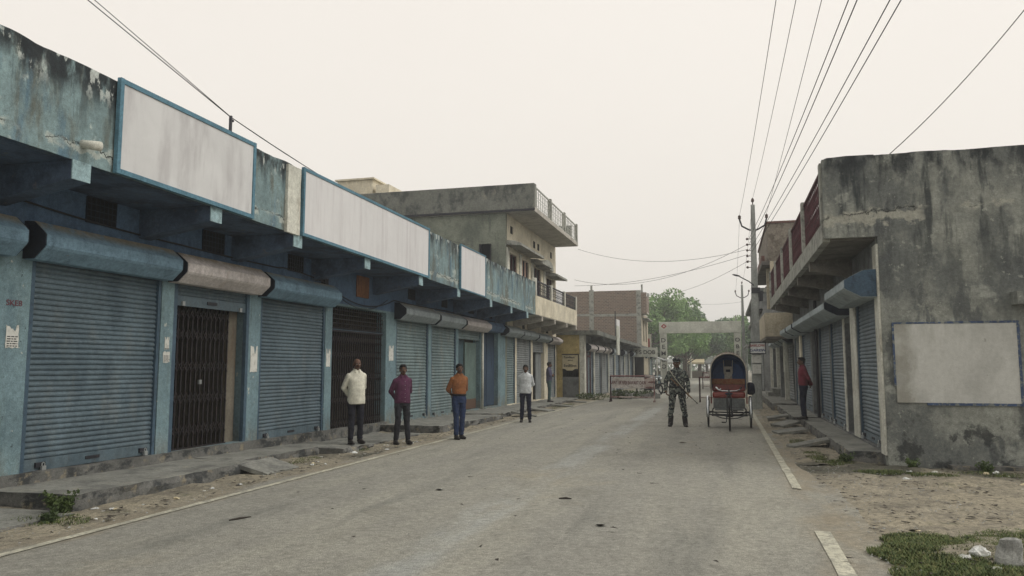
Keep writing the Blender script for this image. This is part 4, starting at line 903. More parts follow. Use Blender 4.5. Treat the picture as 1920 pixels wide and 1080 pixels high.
# ================================================================= POLES AND WIRES
def pole(name, x, y, h, lab, lean=.1, s=.3, detail=True, lamp=False):
    r = empty(name, (x, y, 0), lab, 'utility pole')
    n = 6; vs = []; fs = []
    for j in range(n+1):
        t = j/n; a = s/2*(1-.6*t); b = a*.72; cx = x+lean*t
        vs += [(cx-a,y-b,h*t),(cx+a,y-b,h*t),(cx+a,y+b,h*t),(cx-a,y+b,h*t)]
    for j in range(n):
        for k in range(4): fs.append((j*4+k, j*4+(k+1)%4, j*4+4+(k+1)%4, j*4+4+k))
    fs.append((n*4, n*4+1, n*4+2, n*4+3))
    build('shaft', MB().add(vs, fs), 'pole_concrete', r, bevel=.015)
    X = x+lean*.92; zc = h-1.0
    arm = MB().tube([(X-.5, y, zc+.45), (X-.42, y, zc+.18), (X-.15, y, zc+.02), (X, y, zc), (X+.15, y, zc+.02), (X+.42, y, zc+.18), (X+.5, y, zc+.45)], .035, 6)
    a_ = build('cross_arm', arm, 'iron_dark', r)
    for dx, dz in ((-.5, .45), (.5, .45)):
        build('insulator', MB().loft([(X+dx, y, zc+dz, .03, .03), (X+dx, y, zc+dz+.03, .065, .065), (X+dx, y, zc+dz+.09, .05, .05), (X+dx, y, zc+dz+.12, .065, .065), (X+dx, y, zc+dz+.16, .03, .03)], 10), 'insulator', a_)
    build('insulator', MB().rod((x+lean, y, h), (x+lean, y, h+.12), .02).loft([(x+lean, y, h+.1, .03, .03), (x+lean, y, h+.14, .065, .065), (x+lean, y, h+.22, .05, .05), (x+lean, y, h+.26, .03, .03)], 10), 'insulator', r)
    if detail:
        for k in range(6):
            zz = 5.4+.22*k; xx = x+lean*zz/h
            build('spool_insulator', MB().rod((xx-.1, y-.1, zz), (xx-.26, y-.12, zz), .015).ell((xx-.24, y-.12, zz), (.05,.05,.05), 8, 5), 'insulator', r)
        build('clamp', MB().box(x-.08, x+.24, y-.12, y+.12, 4.4, 4.62).box(x+.2, x+.34, y-.1, y+.05, 4.1, 4.5), 'iron_dark', r, bevel=.01)
    if lamp:
        l = build('lamp_arm', MB().tube([(x+.02, y-.1, 4.7), (x-.15, y-.12, 4.85), (x-.5, y-.15, 5.05)], .022, 6), 'iron_dark', r)
        build('lamp_head', MB().ell((x-.62, y-.16, 5.1), (.16, .06, .035), 10, 6, rot=Matrix.Rotation(R_(15), 3, 'Y')), 'frame_black', l)
    return r
p1 = pole('utility_pole', 1.12, 30.9, 7.85, 'near concrete pole with V-shaped cross arm beside the rickshaw', .07, .38, True, True)
pole('utility_pole', 1.4, 62, 7.9, 'second concrete pole with V-shaped cross arm, hazy behind the first', 0, .36, False)
pole('utility_pole', 1.25, 88, 7.0, 'farthest thin pole with cross arm near the arch', 0, .3, False)
lpn = empty('street_lamp', (-4.4, 110, 0), 'slim white lamp post in front of the far trees', 'street lamp')
build('post', MB().tube([(-4.6, 110, 0), (-4.6, 110, 6.0)], [.14, .09], 8), 'arch_white', lpn); build('lamp_head', MB().bar((-4.6, 110, 6.0), (-4.0, 110, 6.15), .2, .1), 'arch_white', lpn)
# plates on the near pole
ps = empty('pole_sign', (1.2, 30.6, 2.1), 'small board with red and blue lettering tied to the near pole', 'sign')
build('panel', MB().box(.93, 1.46, 30.6, 30.64, 2.12, 2.5), 'plastic_white', ps)
build('frame', MB().box(.9, 1.49, 30.58, 30.64, 2.5, 2.54).box(.9, 1.49, 30.58, 30.64, 2.08, 2.12).box(.9,.93,30.58,30.64,2.08,2.54).box(1.46,1.49,30.58,30.64,2.08,2.54), 'iron_dark', ps)
text_mesh('BARLOWI', .13, (1.195, 30.595, 2.4), (R_(90), 0, 0), 'ink_red', ps, ex=.003); text_mesh('GAREW', .13, (1.195, 30.595, 2.22), (R_(90), 0, 0), 'ink_blue', ps, ex=.003, sx=1.25)
tag(build('poster', MB().box(.97, 1.32, 30.66, 30.7, 1.75, 2.05).box(.98, 1.3, 30.66, 30.7, 1.35, 1.7), 'paper'), 'faded papers pasted on the near pole under its little sign', 'poster')
def quad(p0, p1, p2, n=30, e=1.0):
    p0, p1, p2 = Vector(p0), Vector(p1), Vector(p2)
    t1 = (p1-p0).length/((p1-p0).length+(p2-p1).length); out = []
    for i in range(n+1):
        t = i/n*e; L0 = (t-t1)*(t-1)/((0-t1)*(0-1)); L1 = t*(t-1)/(t1*(t1-1)); L2 = t*(t-t1)/(1*(1-t1)); out.append(p0*L0+p1*L1+p2*L2)
    return out
def wire(pts, lab, grp='overhead wires from the near pole', r=.011):
    o = build('power_line', MB().tube(pts, r*.62, 5), 'wire', smooth=True); tag(o, lab, 'wire', grp)
wire(quad((.69,30.9,7.46),(.87,11.59,7.0),(1.0,-14,7.6)), 'leftmost thin overhead wire, running to left arm of near pole', r=.009)
wire(quad((1.19,30.9,8.08),(1.24,12.3,7.4),(1.3,-14,8.0)), 'thin overhead wire running to the top of near pole', r=.009)
wire(quad((1.68,30.9,7.46),(1.52,11.77,7.0),(1.5,-14,7.6)), 'thin overhead wire running to right arm of near pole', r=.009)
wire(quad((1.0,30.8,6.5),(1.55,9.7,6.0),(2.2,-14,6.9)), 'left wire of the inner close pair above the road', r=.011)
wire(quad((1.0,30.8,6.28),(1.65,9.7,6.0),(2.35,-14,6.9)), 'right wire of the inner close pair above the road', r=.012)
wire(quad((1.0,30.8,6.06),(2.03,9.84,6.0),(3.3,-14,7)), 'left wire of the outer pair passing behind the grey parapet corner', r=.012)
wire(quad((1.0,30.8,5.84),(2.16,9.87,6.0),(3.5,-14,7)), 'right wire of the outer pair passing behind the grey parapet corner', r=.012)
wire([(2.62,14.6,4.9)] + sag((2.62,14.6,5.1),(4.53,12.95,7.0),.12) + [(8.5,9.5,11.2)], 'single thick black cable slanting up from the grey roof to the right', 'service cables', .012)
wire(sag((-11.5,-2,11.3),(-7.09,9.79,5.35),.05), 'lower of the two wires slanting over the blue roof post', 'wires over the blue roof', .011)
wire(sag((-11.2,-2,11.3),(-7.07,9.83,5.33),.0), 'upper of the two wires slanting over the blue roof post', 'wires over the blue roof', .009)
wire(sag((-7.09,9.79,5.35),(-9.6,28.75,6.4),.35), 'wire sagging from the blue roof post to the grey side wall', 'wires over the blue roof', .011)
wire(sag((-7.07,9.83,5.33),(-12.5,28.7,7.9),.25), 'wire from the blue roof post up to the grey roof parapet', 'wires over the blue roof', .009)
gx_ = 'wires crossing the street from the near pole'
for a, b, d, lab in (((-7.0,38,7.5),(.95,30.8,6.1),.55,'topmost wire crossing the street to the cream house'),
                     ((-7.1,37.6,5.9),(.95,30.8,6.3),.75,'deeply sagging wire crossing the street above the barricades'),
                     ((-7.1,37.6,5.6),(.95,30.8,5.9),.3,'nearly straight wire crossing the street below the sagging ones'),
                     ((-6.8,66,8.0),(1.0,31,5.7),.7,'long wire running to the brick building'),
                     ((-6.2,66,7.8),(1.35,62,6.6),.5,'wire from brick building to the second pole')):
    wire(sag(a, b, d, 24), lab, gx_, .012)
for dx, h in ((-.5, 7.35), (0, 7.95), (.5, 7.35)): wire(sag((1.19+dx,30.9,h+.1),(1.4+dx,62,h),.5,20), 'thin wire of the three joining the near and second poles', 'wires between the two poles', .009)

# ================================================================= BARRICADES
def barricade(x0, x1, y, lab, board=True, h=1.2, txt=None):
    r = empty('barricade', ((x0+x1)/2, y, 0), lab, 'barricade')
    for x in (x0, x1):
        p = MB().rod((x, y, 0), (x, y, h), .035, 8); p.bar((x, y-.35, .03), (x, y+.35, .03), .05).bar((x, y-.3, .05), (x, y, .45), .03).bar((x, y+.3, .05), (x, y, .45), .03)
        build('post', p, 'barrier_dark' if x == x0 else 'barrier_paint', r)
    build('top_rail', MB().rod((x0, y, h-.02), (x1, y, h-.02), .035, 8), 'barrier_paint', r); build('bottom_rail', MB().rod((x0, y, .22), (x1, y, .22), .03, 8), 'barrier_paint', r)
    if board:
        b = build('board', MB().box(x0+.08, x1-.45, y-.04, y, .62, 1.12), 'barrier_board', r); build('end_board', MB().box(x1-.44, x1-.05, y-.035, y, .62, 1.12), 'barrier_paint', r)
        text_mesh(txt, .23, ((x0+x1-.37)/2, y-.045, .87), (R_(90), 0, 0), 'ink_maroon', b, ex=.003, sx=1.0 if len(txt) < 10 else .53)
    return r
barricade(-5.15, -3.15, 36, 'long white barricade with red lettering across the left lane', txt='BAWT BR BRB BAWART OAW')
barricade(-1.15, .5, 36.5, 'open iron barricade frame between soldier and rickshaw', board=False, h=1.15)
barricade(-1.6, .2, 58, 'far small barricade down the road behind the soldier', h=1.2, txt='BAWT BRB')
# planter heap behind barricade: concrete blocks with shrubs
hp = MB(); rr = random.Random(5)
def leafcloud(mb, c, r, n, sz, rnd, shell=.55):
    for i in range(n):
        while True:
            p = Vector((rnd.uniform(-1,1), rnd.uniform(-1,1), rnd.uniform(-1,1)))
            if p.length <= 1 and p.length > shell*rnd.random(): break
        q = Vector((c[0]+p.x*r[0], c[1]+p.y*r[1], c[2]+p.z*r[2]))
        a = Vector((rnd.gauss(0,1), rnd.gauss(0,1), rnd.gauss(0,1))).normalized(); b = a.cross(Vector((rnd.gauss(0,1), rnd.gauss(0,1), rnd.gauss(0,1)))).normalized()
        s = sz*rnd.uniform(.6, 1.3); a = a*s; b = b*s*.55
        mb.add([q-a, q-b*.9+a*.1, q+a, q+b*.9-a*.1], [(0,1,2,3)])
for k in range(9):
    x = -5.4+.28*k*.9; yy = 38.4+rr.uniform(-.3, .8)+k*.25
    st_ = build('concrete_block', MB().box(x-.16, x+.16, yy-.15, yy+.15, 0, rr.uniform(.18, .42)).jitter(.03, 5, k), 'stone'); tag(st_, 'pale rough concrete block in the heap behind the lettered barricade', 'block', 'blocks heaped behind the barricade')
for k, (x, yy, h) in enumerate(((-6.2, 37.3, .35), (-5.1, 38.8, .5), (-4.6, 39.4, .42), (-4.0, 40.4, .4))):
    e = empty('shrub', (x, yy, 0), ('low weeds at foot of the low shops left of the barricade', 'leafy shrub among blocks behind the barricade, leftmost of three', 'leafy shrub among blocks behind the barricade, middle of three', 'leafy shrub among blocks behind the barricade, rightmost of three')[k], 'shrub')
    m = MB(); leafcloud(m, (x, yy, h*.55), (.5 if k else .9, .4, h*.5), 400, .05, rr); build('foliage', m, 'leaf', e)
    build('stem', MB().rod((x, yy, 0), (x, yy, h*.6), .015).rod((x, yy, 0), (x+.15, yy, h*.6), .01), 'bark', e)
# parked motorcycles behind barricade, far, simple but shaped
def motorbike(x, y, rz, lab, tank):
    r = empty('motorcycle', (x, y, 0), lab, 'motorcycle', rz=rz)
    for yy in (-.62, .62):
        pts = [(0, yy+.3*math.cos(t), .3+.3*math.sin(t)) for t in [2*math.pi*k/20 for k in range(20)]]
        wq = build('wheel', MB().tube(pts, .05, 6, closed=True), 'rubber', r, world=False)
        build('spokes', MB().rod((0, yy, 0.02), (0, yy, .58), .008).rod((0, yy-.28, .3), (0, yy+.28, .3), .008).rod((-.05, yy, .3), (.05, yy, .3), .05), 'chrome', wq, world=False)
    build('frame', MB().tube([(0,-.62,.3),(0,-.42,.85),(0,-.1,.7),(0,.2,.4),(0,.62,.3)], .025).rod((0,.62,.3),(0,.45,.75),.025).box(-.12,.12,-.15,.2,.25,.55), 'frame_black', r, world=False)
    build('fuel_tank', MB().ell((0,-.15,.85), (.14,.28,.12)), tank, r, world=False, smooth=True)
    build('seat', MB().ell((0,.32,.82), (.13,.4,.06)), 'bag_navy', r, world=False, smooth=True)
    build('handlebar', MB().tube([(-.35,-.3,1.0),(-.15,-.42,1.02),(.15,-.42,1.02),(.35,-.3,1.0)], .015), 'chrome', r, world=False)
    build('headlight', MB().ell((0,-.5,.88), (.09,.07,.09)), 'lock_metal', r, world=False, smooth=True)
motorbike(-4.3, 46, R_(60), 'dark motorcycle parked just behind the right end of lettered barricade', 'rick_red')
motorbike(-4.2, 48.5, R_(50), 'second parked motorcycle further back beside the tin-awning shack', 'frame_black')
# far market stalls
for k, (x, y, wd, c, lab) in enumerate(((-8, 112, 3.2, 'plastic_white', 'far market tent with white tarpaulin left of the lamp post'), (-4.2, 115, 2.6, 'sign_cream', 'far cream-roofed stall directly behind the lamp post'), (-1.6, 118, 2.4, 'tin_sheet', 'far grey tin stall right of the lamp post'), (1.0, 112, 2.2, 'rick_grey', 'far grey stall hidden partly by the rickshaw hood'))):
    e = empty('market_stall', (x, y, 0), lab, 'stall')
    build('roof', MB().add([(x-wd/2,y-1,2.0),(x+wd/2,y-1,2.0),(x+wd/2,y+1.2,2.5),(x-wd/2,y+1.2,2.5),(x-wd/2,y-1,2.25),(x+wd/2,y-1,2.25),(x+wd/2,y+1.2,2.75),(x-wd/2,y+1.2,2.75)], [(3,2,1,0),(4,5,6,7),(0,1,5,4),(1,2,6,5),(2,3,7,6),(3,0,4,7)]), c, e)
    build('counter', MB().box(x-wd/2, x+wd/2, y-.8, y+1, 0, 1.0), 'brown_wall', e)
    for sx in (-1, 1): build('post', MB().rod((x+sx*wd*.48, y-.9, 0), (x+sx*wd*.48, y-.9, 2.0), .06), 'iron_dark', e)

# ================================================================= TREES
def tree_meshes(seed, H, Rr, mat, nleaf=9000, lsz=.22):
    rnd = random.Random(seed); tr = MB(); cl = []
    top = Vector((rnd.uniform(-.4,.4), rnd.uniform(-.4,.4), H*.55))
    tr.tube([(0,0,0), (top.x*.3, top.y*.3, H*.2), (top.x*.7, top.y*.7, H*.38), tuple(top)], [H*.03, H*.024, H*.018, H*.011], 8)
    nl = 11
    for i in range(nl):
        a = 2*math.pi*i/nl+rnd.uniform(-.3,.3); z0 = H*rnd.uniform(.26, .5); L = Rr*rnd.uniform(.55, .95); up = rnd.uniform(.12, .42)*H
        st_ = Vector((top.x*z0/H, top.y*z0/H, z0)); en = st_+Vector((math.cos(a)*L, math.sin(a)*L, up)); mid = (st_+en)/2+Vector((0,0,-.06*H))
        tr.tube([st_, mid, en], [H*.011, H*.007, H*.003], 5); cl.append((en, rnd.uniform(.26,.42)*Rr)); cl.append(((mid+en)/2+Vector((0,0,.08*H)), rnd.uniform(.25,.4)*Rr))
    for i in range(9):
        cl.append((Vector((rnd.uniform(-.5,.5)*Rr, rnd.uniform(-.5,.5)*Rr, H*rnd.uniform(.6,.9))), rnd.uniform(.24,.4)*Rr))
    cl.append((Vector((rnd.uniform(-.3,.3)*Rr, 0, H*.93)), .2*Rr)); cl.append((Vector((rnd.uniform(-.5,.5)*Rr, 0, H*.86)), .16*Rr))
    lf = MB()
    tot = sum(r**2 for _, r in cl)
    for c, r in cl: leafcloud(lf, c, (r, r, r*.8), int(nleaf*r*r/tot), lsz, rnd, .9)
    return tr, lf
protos = []
for sd_, H, Rr, mt_ in ((1, 10.5, 4.2, 'tree_leaf'), (2, 9.5, 3.8, 'tree_leaf_dark'), (3, 11.5, 4.4, 'tree_leaf')):
    tr, lf = tree_meshes(sd_, H, Rr, mt_); protos.append((tr, lf, mt_))
tree_src = {}
trees = [  # x, y, kind, scale, rot
 (-13.5, 96, 1, .8, .4,'tall dark broadleaf tree just above the tin-awning shack'), (-11.2, 104, 0, .95, 2.1,'green broadleaf tree left of the arch pillar'), (-9.2, 99, 2, .97, 1.0,'tallest bright green tree showing above the arch beam'),
 (-6.6, 108, 0, 1.06, 3.5,'broad green tree behind the left end of the arch beam'), (-3.9, 122, 1, 1.08, 5.0,'dark round-topped tree just left of the sky gap'), (-6.5, 132, 2, .95, .2,'pale hazy tree standing behind the lamp post'),
 (-2.9, 138, 1, .85, 2.6,'faint low tree beside the sky gap under the beam'), (3.2, 140, 0, 1.0, 1.7,'hazy tree framed by the right end of the arch'), (6.0, 118, 1, .9, 4.4,'dark tree rising behind the right arch pillar'),
 (1.4, 165, 2, .7, 3.1,'farthest faint tree at the end of the road'), (-17, 112, 2, 1.0, 5.5,'hazy tree behind the brick building'), (-15, 130, 0, 1.1, .9,'far pale tree behind the leftmost trees'), (8.5, 100, 2, .8, 2.2,'tree behind the hazy house on the right'),
 (-5.2, 118, 1, .62, 1.2,'small dark tree under the beam behind the lamp post'),(-9.5,116,1,.7,2.2,'short dense tree between arch pillar and soldier'),(3.6,95,1,.48,.5,'small dark tree beside the second pole'),(.9,128,0,.78,2.9,'green tree seen between rickshaw hood and arch beam'),(-4.6,96,2,.6,4.1,'low spreading tree directly under the arch beam')]
for (x, y, k, s_, rz, lab) in trees:
    if k not in tree_src:
        tr, lf, mt_ = protos[k]
        e = bpy.data.objects.new('tree', None); COL.objects.link(e); tree_src[k] = e
        build('trunk', tr, 'bark', e, world=False); build('crown', lf, mt_, e, world=False)
    else: e = copy_tree(tree_src[k])
    e.location = (x, y, 0); e.scale = (s_, s_, s_); e.rotation_euler = (0, 0, rz); tag(e, lab, 'tree', 'trees at the end of the road')
# far-off tree belt closing the horizon
fb = MB(); rnd = random.Random(9)
for i in range(46):
    x = -150+i*6.2+rnd.uniform(-2,2); leafcloud(fb, (x, 240+rnd.uniform(-12,12), 4.0), (5.5, 4, rnd.uniform(4, 6)), 420, .7, rnd, .9)
tag(build('woodland', fb, 'tree_leaf_dark'), 'far hazy belt of trees closing the horizon', 'woodland', kind='stuff')

# ================================================================= GROUND DETAILS
def grass(name, regions, n, hmin, hmax, lab, seed, mat='grass_blade'):
    rnd = random.Random(seed); mb = MB()
    for (cx, cy, rx, ry, wgt) in regions:
        for i in range(int(n*wgt)):
            r = math.sqrt(rnd.random()); a = rnd.random()*2*math.pi; x = cx+rx*r*math.cos(a); y = cy+ry*r*math.sin(a)
            if n1(x*2.2, y*2.2, seed)+.5*n1(x*9, y*9, seed) < -.5+1.4*max(0, r-.62): continue
            h = rnd.uniform(hmin, hmax)*(1.15-.6*r); b = rnd.random()*math.pi*2; d = Vector((math.cos(b), math.sin(b), 0)); wv = Vector((-d.y, d.x, 0))*rnd.uniform(.0025, .005)*(1.6 if hmax > .12 else 1)
            p = Vector((x, y, .02)); q = p+d*h*rnd.uniform(.2, .5)+Vector((0,0,h*.6)); e = q+d*h*rnd.uniform(.2,.6)+Vector((0,0,h*.3))
            mb.add([p-wv, p+wv, q+wv*.8, q-wv*.8, e], [(0,1,2,3),(3,2,4)])
    tag(build(name, mb, mat), lab, 'grass', kind='stuff')
grass('grass', [(2.2,7.75,1.0,.62,.5),(1.55,7.4,.42,.6,.16),(2.7,8.2,.8,.5,.25),(2.3,6.7,1.15,.6,.35)], 60000, .025, .075, 'green grass patch in bottom right corner', 3)
grass('grass', [(1.75,13.9,.35,.35,.14),(2.3,12.8,.5,.22,.12),(2.9,12.6,.5,.25,.12),(1.5,14.9,.2,.7,.1),(3.6,12.9,.6,.3,.08),(1.45,17.3,.2,.9,.06)], 16000, .02, .08, 'weeds growing along the foot of the grey wall', 4)
grass('grass', [(-6.8,6.6,.5,.35,.12),(-7.1,5.8,.4,.6,.08),(-6.9,11.9,.25,.5,.06),(-6.8,22.5,.3,.8,.08),(-6.4,31,.3,2.5,.1),(-6.6,37.6,.9,.6,.2),(-6.9,13.7,.3,.3,.05)], 9000, .02, .07, 'sparse weeds along the left kerb', 6)
def weed(x, y, h, n, lab, seed):
    rnd = random.Random(seed); e = empty('weed', (x, y, 0), lab, 'plant'); st_ = MB(); lf = MB()
    for i in range(n):
        a = rnd.random()*6.28; L = h*rnd.uniform(.5, 1); q = Vector((x+math.cos(a)*L*.6, y+math.sin(a)*L*.6, L)); st_.tube([(x, y, 0), ((x+q.x)/2, (y+q.y)/2, L*.7), q], .003, 4)
        for k in range(16):
            t = rnd.uniform(.25, 1); c = Vector((x, y, 0)).lerp(q, t)+Vector((rnd.gauss(0,.02), rnd.gauss(0,.02), rnd.gauss(0,.02))); leafcloud(lf, c, (.03,.03,.03), 2, .024, rnd)
    build('stem', st_, 'leaf', e); build('foliage', lf, 'leaf', e)
weed(-6.93, 6.92, .27, 26, 'leafy dark green weed growing at corner of the left footpath', 1)
weed(-6.7, 6.55, .12, 10, 'low weed spreading just in front of the larger one', 2)
weed(1.85, 13.9, .2, 12, 'leafy weed at the near corner of the right footpath', 3)
weed(2.75, 13.35, .22, 10, 'leafy weed against the grey wall below the painted panel', 4)
weed(3.7, 13.2, .2, 10, 'leafy weed against the grey wall near the right picture edge', 5)
# mud patch
def mudf(cx, cy, rx, ry, lab='mud_patch'):
    vs = [(cx, cy, .05)]; n = 28
    for k in range(n):
        a = 2*math.pi*k/n; r = 1+.35*n1(math.cos(a)*1.3, math.sin(a)*1.3, cx); vs.append((cx+rx*r*math.cos(a), cy+ry*r*math.sin(a), .045))
    o = build('mud_patch', MB().add(vs, [(0, 1+k, 1+(k+1)%n) for k in range(n)]), 'wet_mud'); o['kind'] = 'structure'

# loose concrete slabs and ramps
def slab(cx, cy, w_, l_, h, rz, tilt, lab, mat='concrete', seed=0, tiltx=0, grp=None):
    mb = MB(); nx, ny = 6, 8; vs = []
    M4 = Matrix.Translation((cx, cy, h)) @ Matrix.Rotation(rz, 4, 'Z') @ Matrix.Rotation(tilt, 4, 'Y') @ Matrix.Rotation(tiltx, 4, 'X')
    th = .06
    for zz in (0, -th):
        for j in range(ny+1):
            for i in range(nx+1):
                u = i/nx-.5; v = j/ny-.5; e = .03*n1(u*5, v*5, seed)
                vs.append(tuple(M4 @ Vector((u*w_+(e if abs(u) == .5 else 0), v*l_+(e if abs(v) == .5 else 0), zz+.006*n1(u*6, v*6, seed+2)))))
    m = (nx+1)*(ny+1); fs = []
    for j in range(ny):
        for i in range(nx): a = j*(nx+1)+i; fs.append((a, a+1, a+nx+2, a+nx+1)); fs.append((m+a+nx+1, m+a+nx+2, m+a+1, m+a))
    for i in range(nx): fs.append((i, m+i, m+i+1, i+1)); a = ny*(nx+1)+i; fs.append((a, a+1, m+a+1, m+a))
    for j in range(ny): a = j*(nx+1); b = a+nx+1; fs.append((a, b, m+b, m+a)); a += nx; b += nx; fs.append((a, m+a, m+b, b))
    return tag(build('stone_slab', MB().add(vs, fs), mat), lab, 'slab', grp)
slab(-6.75, 10.6, .55, .9, .11, 0, R_(14), 'broken slab leaning as ramp against the left footpath step', seed=1)
slab(1.6, 16.6, .9, .35, .13, R_(20), R_(-10), 'long narrow slab bridging from dirt up to the right footpath', seed=2)
slab(1.45, 19.9, .7, .7, .1, R_(10), R_(-8), 'flat slab by the feet of the man in red', seed=3)
slab(1.5, 21.9, .55, .6, .14, R_(30), R_(-12), 'tilted slab on the right verge behind the man in red', seed=4)
slab(1.45, 24.5, .6, .8, .16, 0, R_(-10), 'slab step on the right verge nearer the pole', seed=5)
slab(-6.3, 24.4, .8, .5, .12, R_(15), R_(10), 'slab sloping down from the left footpath beyond the white-shirted man', seed=6)
slab(-6.5, 27.5, .9, .6, .1, R_(-10), R_(6), 'flat slab over the drain before the open doorway', seed=7)
slab(-6.35, 30.8, .8, .6, .08, R_(5), R_(5), 'farther slab over the drain near the leaning man', seed=8)
slab(-6.45, 34.5, .9, .5, .08, R_(8), R_(5), 'farthest slab near the yellow wall', seed=9)
# corner block with plastic bag, bottom right
bs = MB().loft([(2.13,7.15,0,.105,.09),(2.13,7.15,.1,.1,.085),(2.15,7.16,.18,.09,.075),(2.15,7.16,.235,.075,.06),(2.15,7.16,.25,.035,.03)], 12).jitter(.016, 9)
tag(build('wrapped_stone', bs, 'stone'), 'upright grey stone-like lump in the grass at the right edge', 'stone')
tag(build('stone', MB().ell((2.29, 7.6, .36), (.06,.05,.035), 10, 6).jitter(.012, 12) if False else MB().ell((2.25, 7.6, .06), (.09,.07,.06), 10, 6).jitter(.02, 9), 'stone'), 'small pale stone behind the upright lump in grass', 'stone')
def bag(x, y, s, lab, mat='plastic_white', seed=0, flat=.5):
    m = MB().ell((x, y, s*flat*.6), (s, s*.8, s*flat), 14, 9); m.jitter(s*.55, 1.6/s, seed); m.v = [(a, b, max(.025, c)) for a, b, c in m.v]
    tag(build('plastic_bag', m, mat), lab, 'litter')
bag(1.86, 7.3, .07, 'crumpled white plastic bag in grass left of the upright lump', seed=1)
bag(2.0, 7.4, .075, 'torn pale plastic bag leaning beside the upright lump', seed=2, flat=.9)
bag(1.98, 7.0, .06, 'white crumpled bag at the picture bottom right', seed=3)
bag(2.22, 6.98, .07, 'dark blue plastic scrap at the foot of the upright lump', 'blue_plastic', 4, .3)
bag(1.75, 8.45, .055, 'pale flat packet lying at the top of grass patch', 'sign_cream', 5, .2)
bag(1.42, 8.1, .04, 'small white scrap at the left corner of grass patch', seed=6, flat=.4)
bag(2.42, 12.2, .075, 'white packet on weeds before the grey wall corner', seed=7, flat=.3)
bag(3.35, 12.3, .1, 'pale crumpled sheet in litter before the painted panel', seed=8, flat=.3)
bag(3.85, 12.0, .1, 'yellowish bag in the litter by the right wall foot', 'sign_cream', 9, .3)
bag(3.6, 11.5, .06, 'white scrap nearer the dirt patch on the right', seed=10, flat=.4)
bag(2.0, 12.3, .05, 'tiny white scrap near the footpath corner on right', seed=11, flat=.3)
bag(-6.85, 7.3, .05, 'white scrap beside the leafy weed on left', seed=12, flat=.4)
bag(-6.6, 7.2, .06, 'flat white wrapper on mud under the leafy weed', seed=13, flat=.2)
bag(-6.5, 8.9, .045, 'white scrap below the middle of the near footpath', seed=14, flat=.4)
bag(-6.35, 9.3, .04, 'white scrap close to the edge line on left', seed=15, flat=.4)
bag(-6.6, 13.1, .08, 'white crumpled litter by the kerb before the cream-shirted man', seed=16, flat=.4)
bag(-6.3, 13.9, .05, 'white scrap on dirt at the feet of the cream-shirted man', seed=17, flat=.4)
bag(-3.6, 9.6, .05, 'flattened pale scrap lying on the road left of centre', seed=18, flat=.2)
bag(-1.25, 7.9, .045, 'orange-white scrap in the middle of the road', 'sign_cream', 19, .2)
bag(-.9, 16.8, .07, 'brown flat litter on the road before the soldier', 'bark', 20, .15)
tag(build('twig', MB().tube([(-1.98, 9.35, .022), (-1.9, 9.38, .026), (-1.83, 9.37, .022)], [.008,.013,.007], 6), 'litter_dark'), 'short dark stick lying on the road near the middle', 'stick')
tag(build('twig', MB().tube([(-5.0, 7.15, .02), (-4.95, 7.25, .024), (-4.9, 7.38, .02)], [.008,.012,.005], 6), 'litter_dark'), 'short dark stick on the road by the left edge line', 'stick')
rnd = random.Random(21)
for k in range(16):
    x = rnd.uniform(2.5, 5.2); y = 13.2-abs(rnd.gauss(0, .6)); m_ = rnd.choice(['plastic_white', 'plastic_white', 'sign_cream', 'litter_pale'])
    sz = rnd.uniform(.02, .05); m = MB().ell((x, y, sz*.5), (sz, sz*.8, sz*.35), 8, 5); m.jitter(sz*.6, 1.6/sz, k); m.v = [(a, b, max(.04, c+.03)) for a, b, c in m.v]
    tag(build('litter_scrap', m, m_), 'small pale scrap of rubbish strewn along the foot of the grey wall', 'litter', 'scraps along the right wall foot')
for k in range(26):
    y = rnd.uniform(6.3, 20); x = -6.25-abs(rnd.gauss(0, .28)); m_ = rnd.choice(['plastic_white', 'litter_pale', 'sign_cream'])
    sz = rnd.uniform(.012, .032); m = MB().ell((x, y, sz*.5), (sz, sz*.9, sz*.35), 8, 5); m.jitter(sz*.6, 1.6/sz, k); m.v = [(a, b, max(.03, c+.03)) for a, b, c in m.v]
    tag(build('litter_scrap', m, m_), 'small pale scrap of rubbish on the dirt below the left footpath', 'litter', 'scraps along the left kerb')
# small litter, gravel
rnd = random.Random(11); gv = MB(); lt = MB()
def pebble(mb, x, y, z, s):
    b = len(mb.v)
    vs = [(x+s*dx*rnd.uniform(.6,1.2), y+s*dy*rnd.uniform(.6,1.2), z+s*dz*rnd.uniform(.5,1)) for dx, dy, dz in ((1,0,0),(0,1,0),(-1,0,0),(0,-1,0),(0,0,.8))]
    mb.add(vs, [(0,1,4),(1,2,4),(2,3,4),(3,0,4)])
for i in range(5200):
    u = rnd.random()
    if u < .4: x = rnd.uniform(1.1, 4.8); y = rnd.uniform(6, 13.5)
    elif u < .6: x = rnd.uniform(1.0, 1.9); y = rnd.uniform(13, 34)
    elif u < .85: x = -6.05-abs(rnd.gauss(0, .4)); y = rnd.uniform(4, 34)
    else: x = rnd.uniform(-5.8, 1); y = rnd.uniform(5.5, 24)
    if x < -6.9: continue
    s = rnd.uniform(.004, .014)*(1.6 if rnd.random() < .06 else 1)*(.7 if u > .85 else 1)
    pebble(gv, x, y, .035 if u < .85 else .013, s)
tag(build('gravel', gv, 'stone'), 'loose gravel and pebbles along the road edges', 'gravel', kind='stuff')
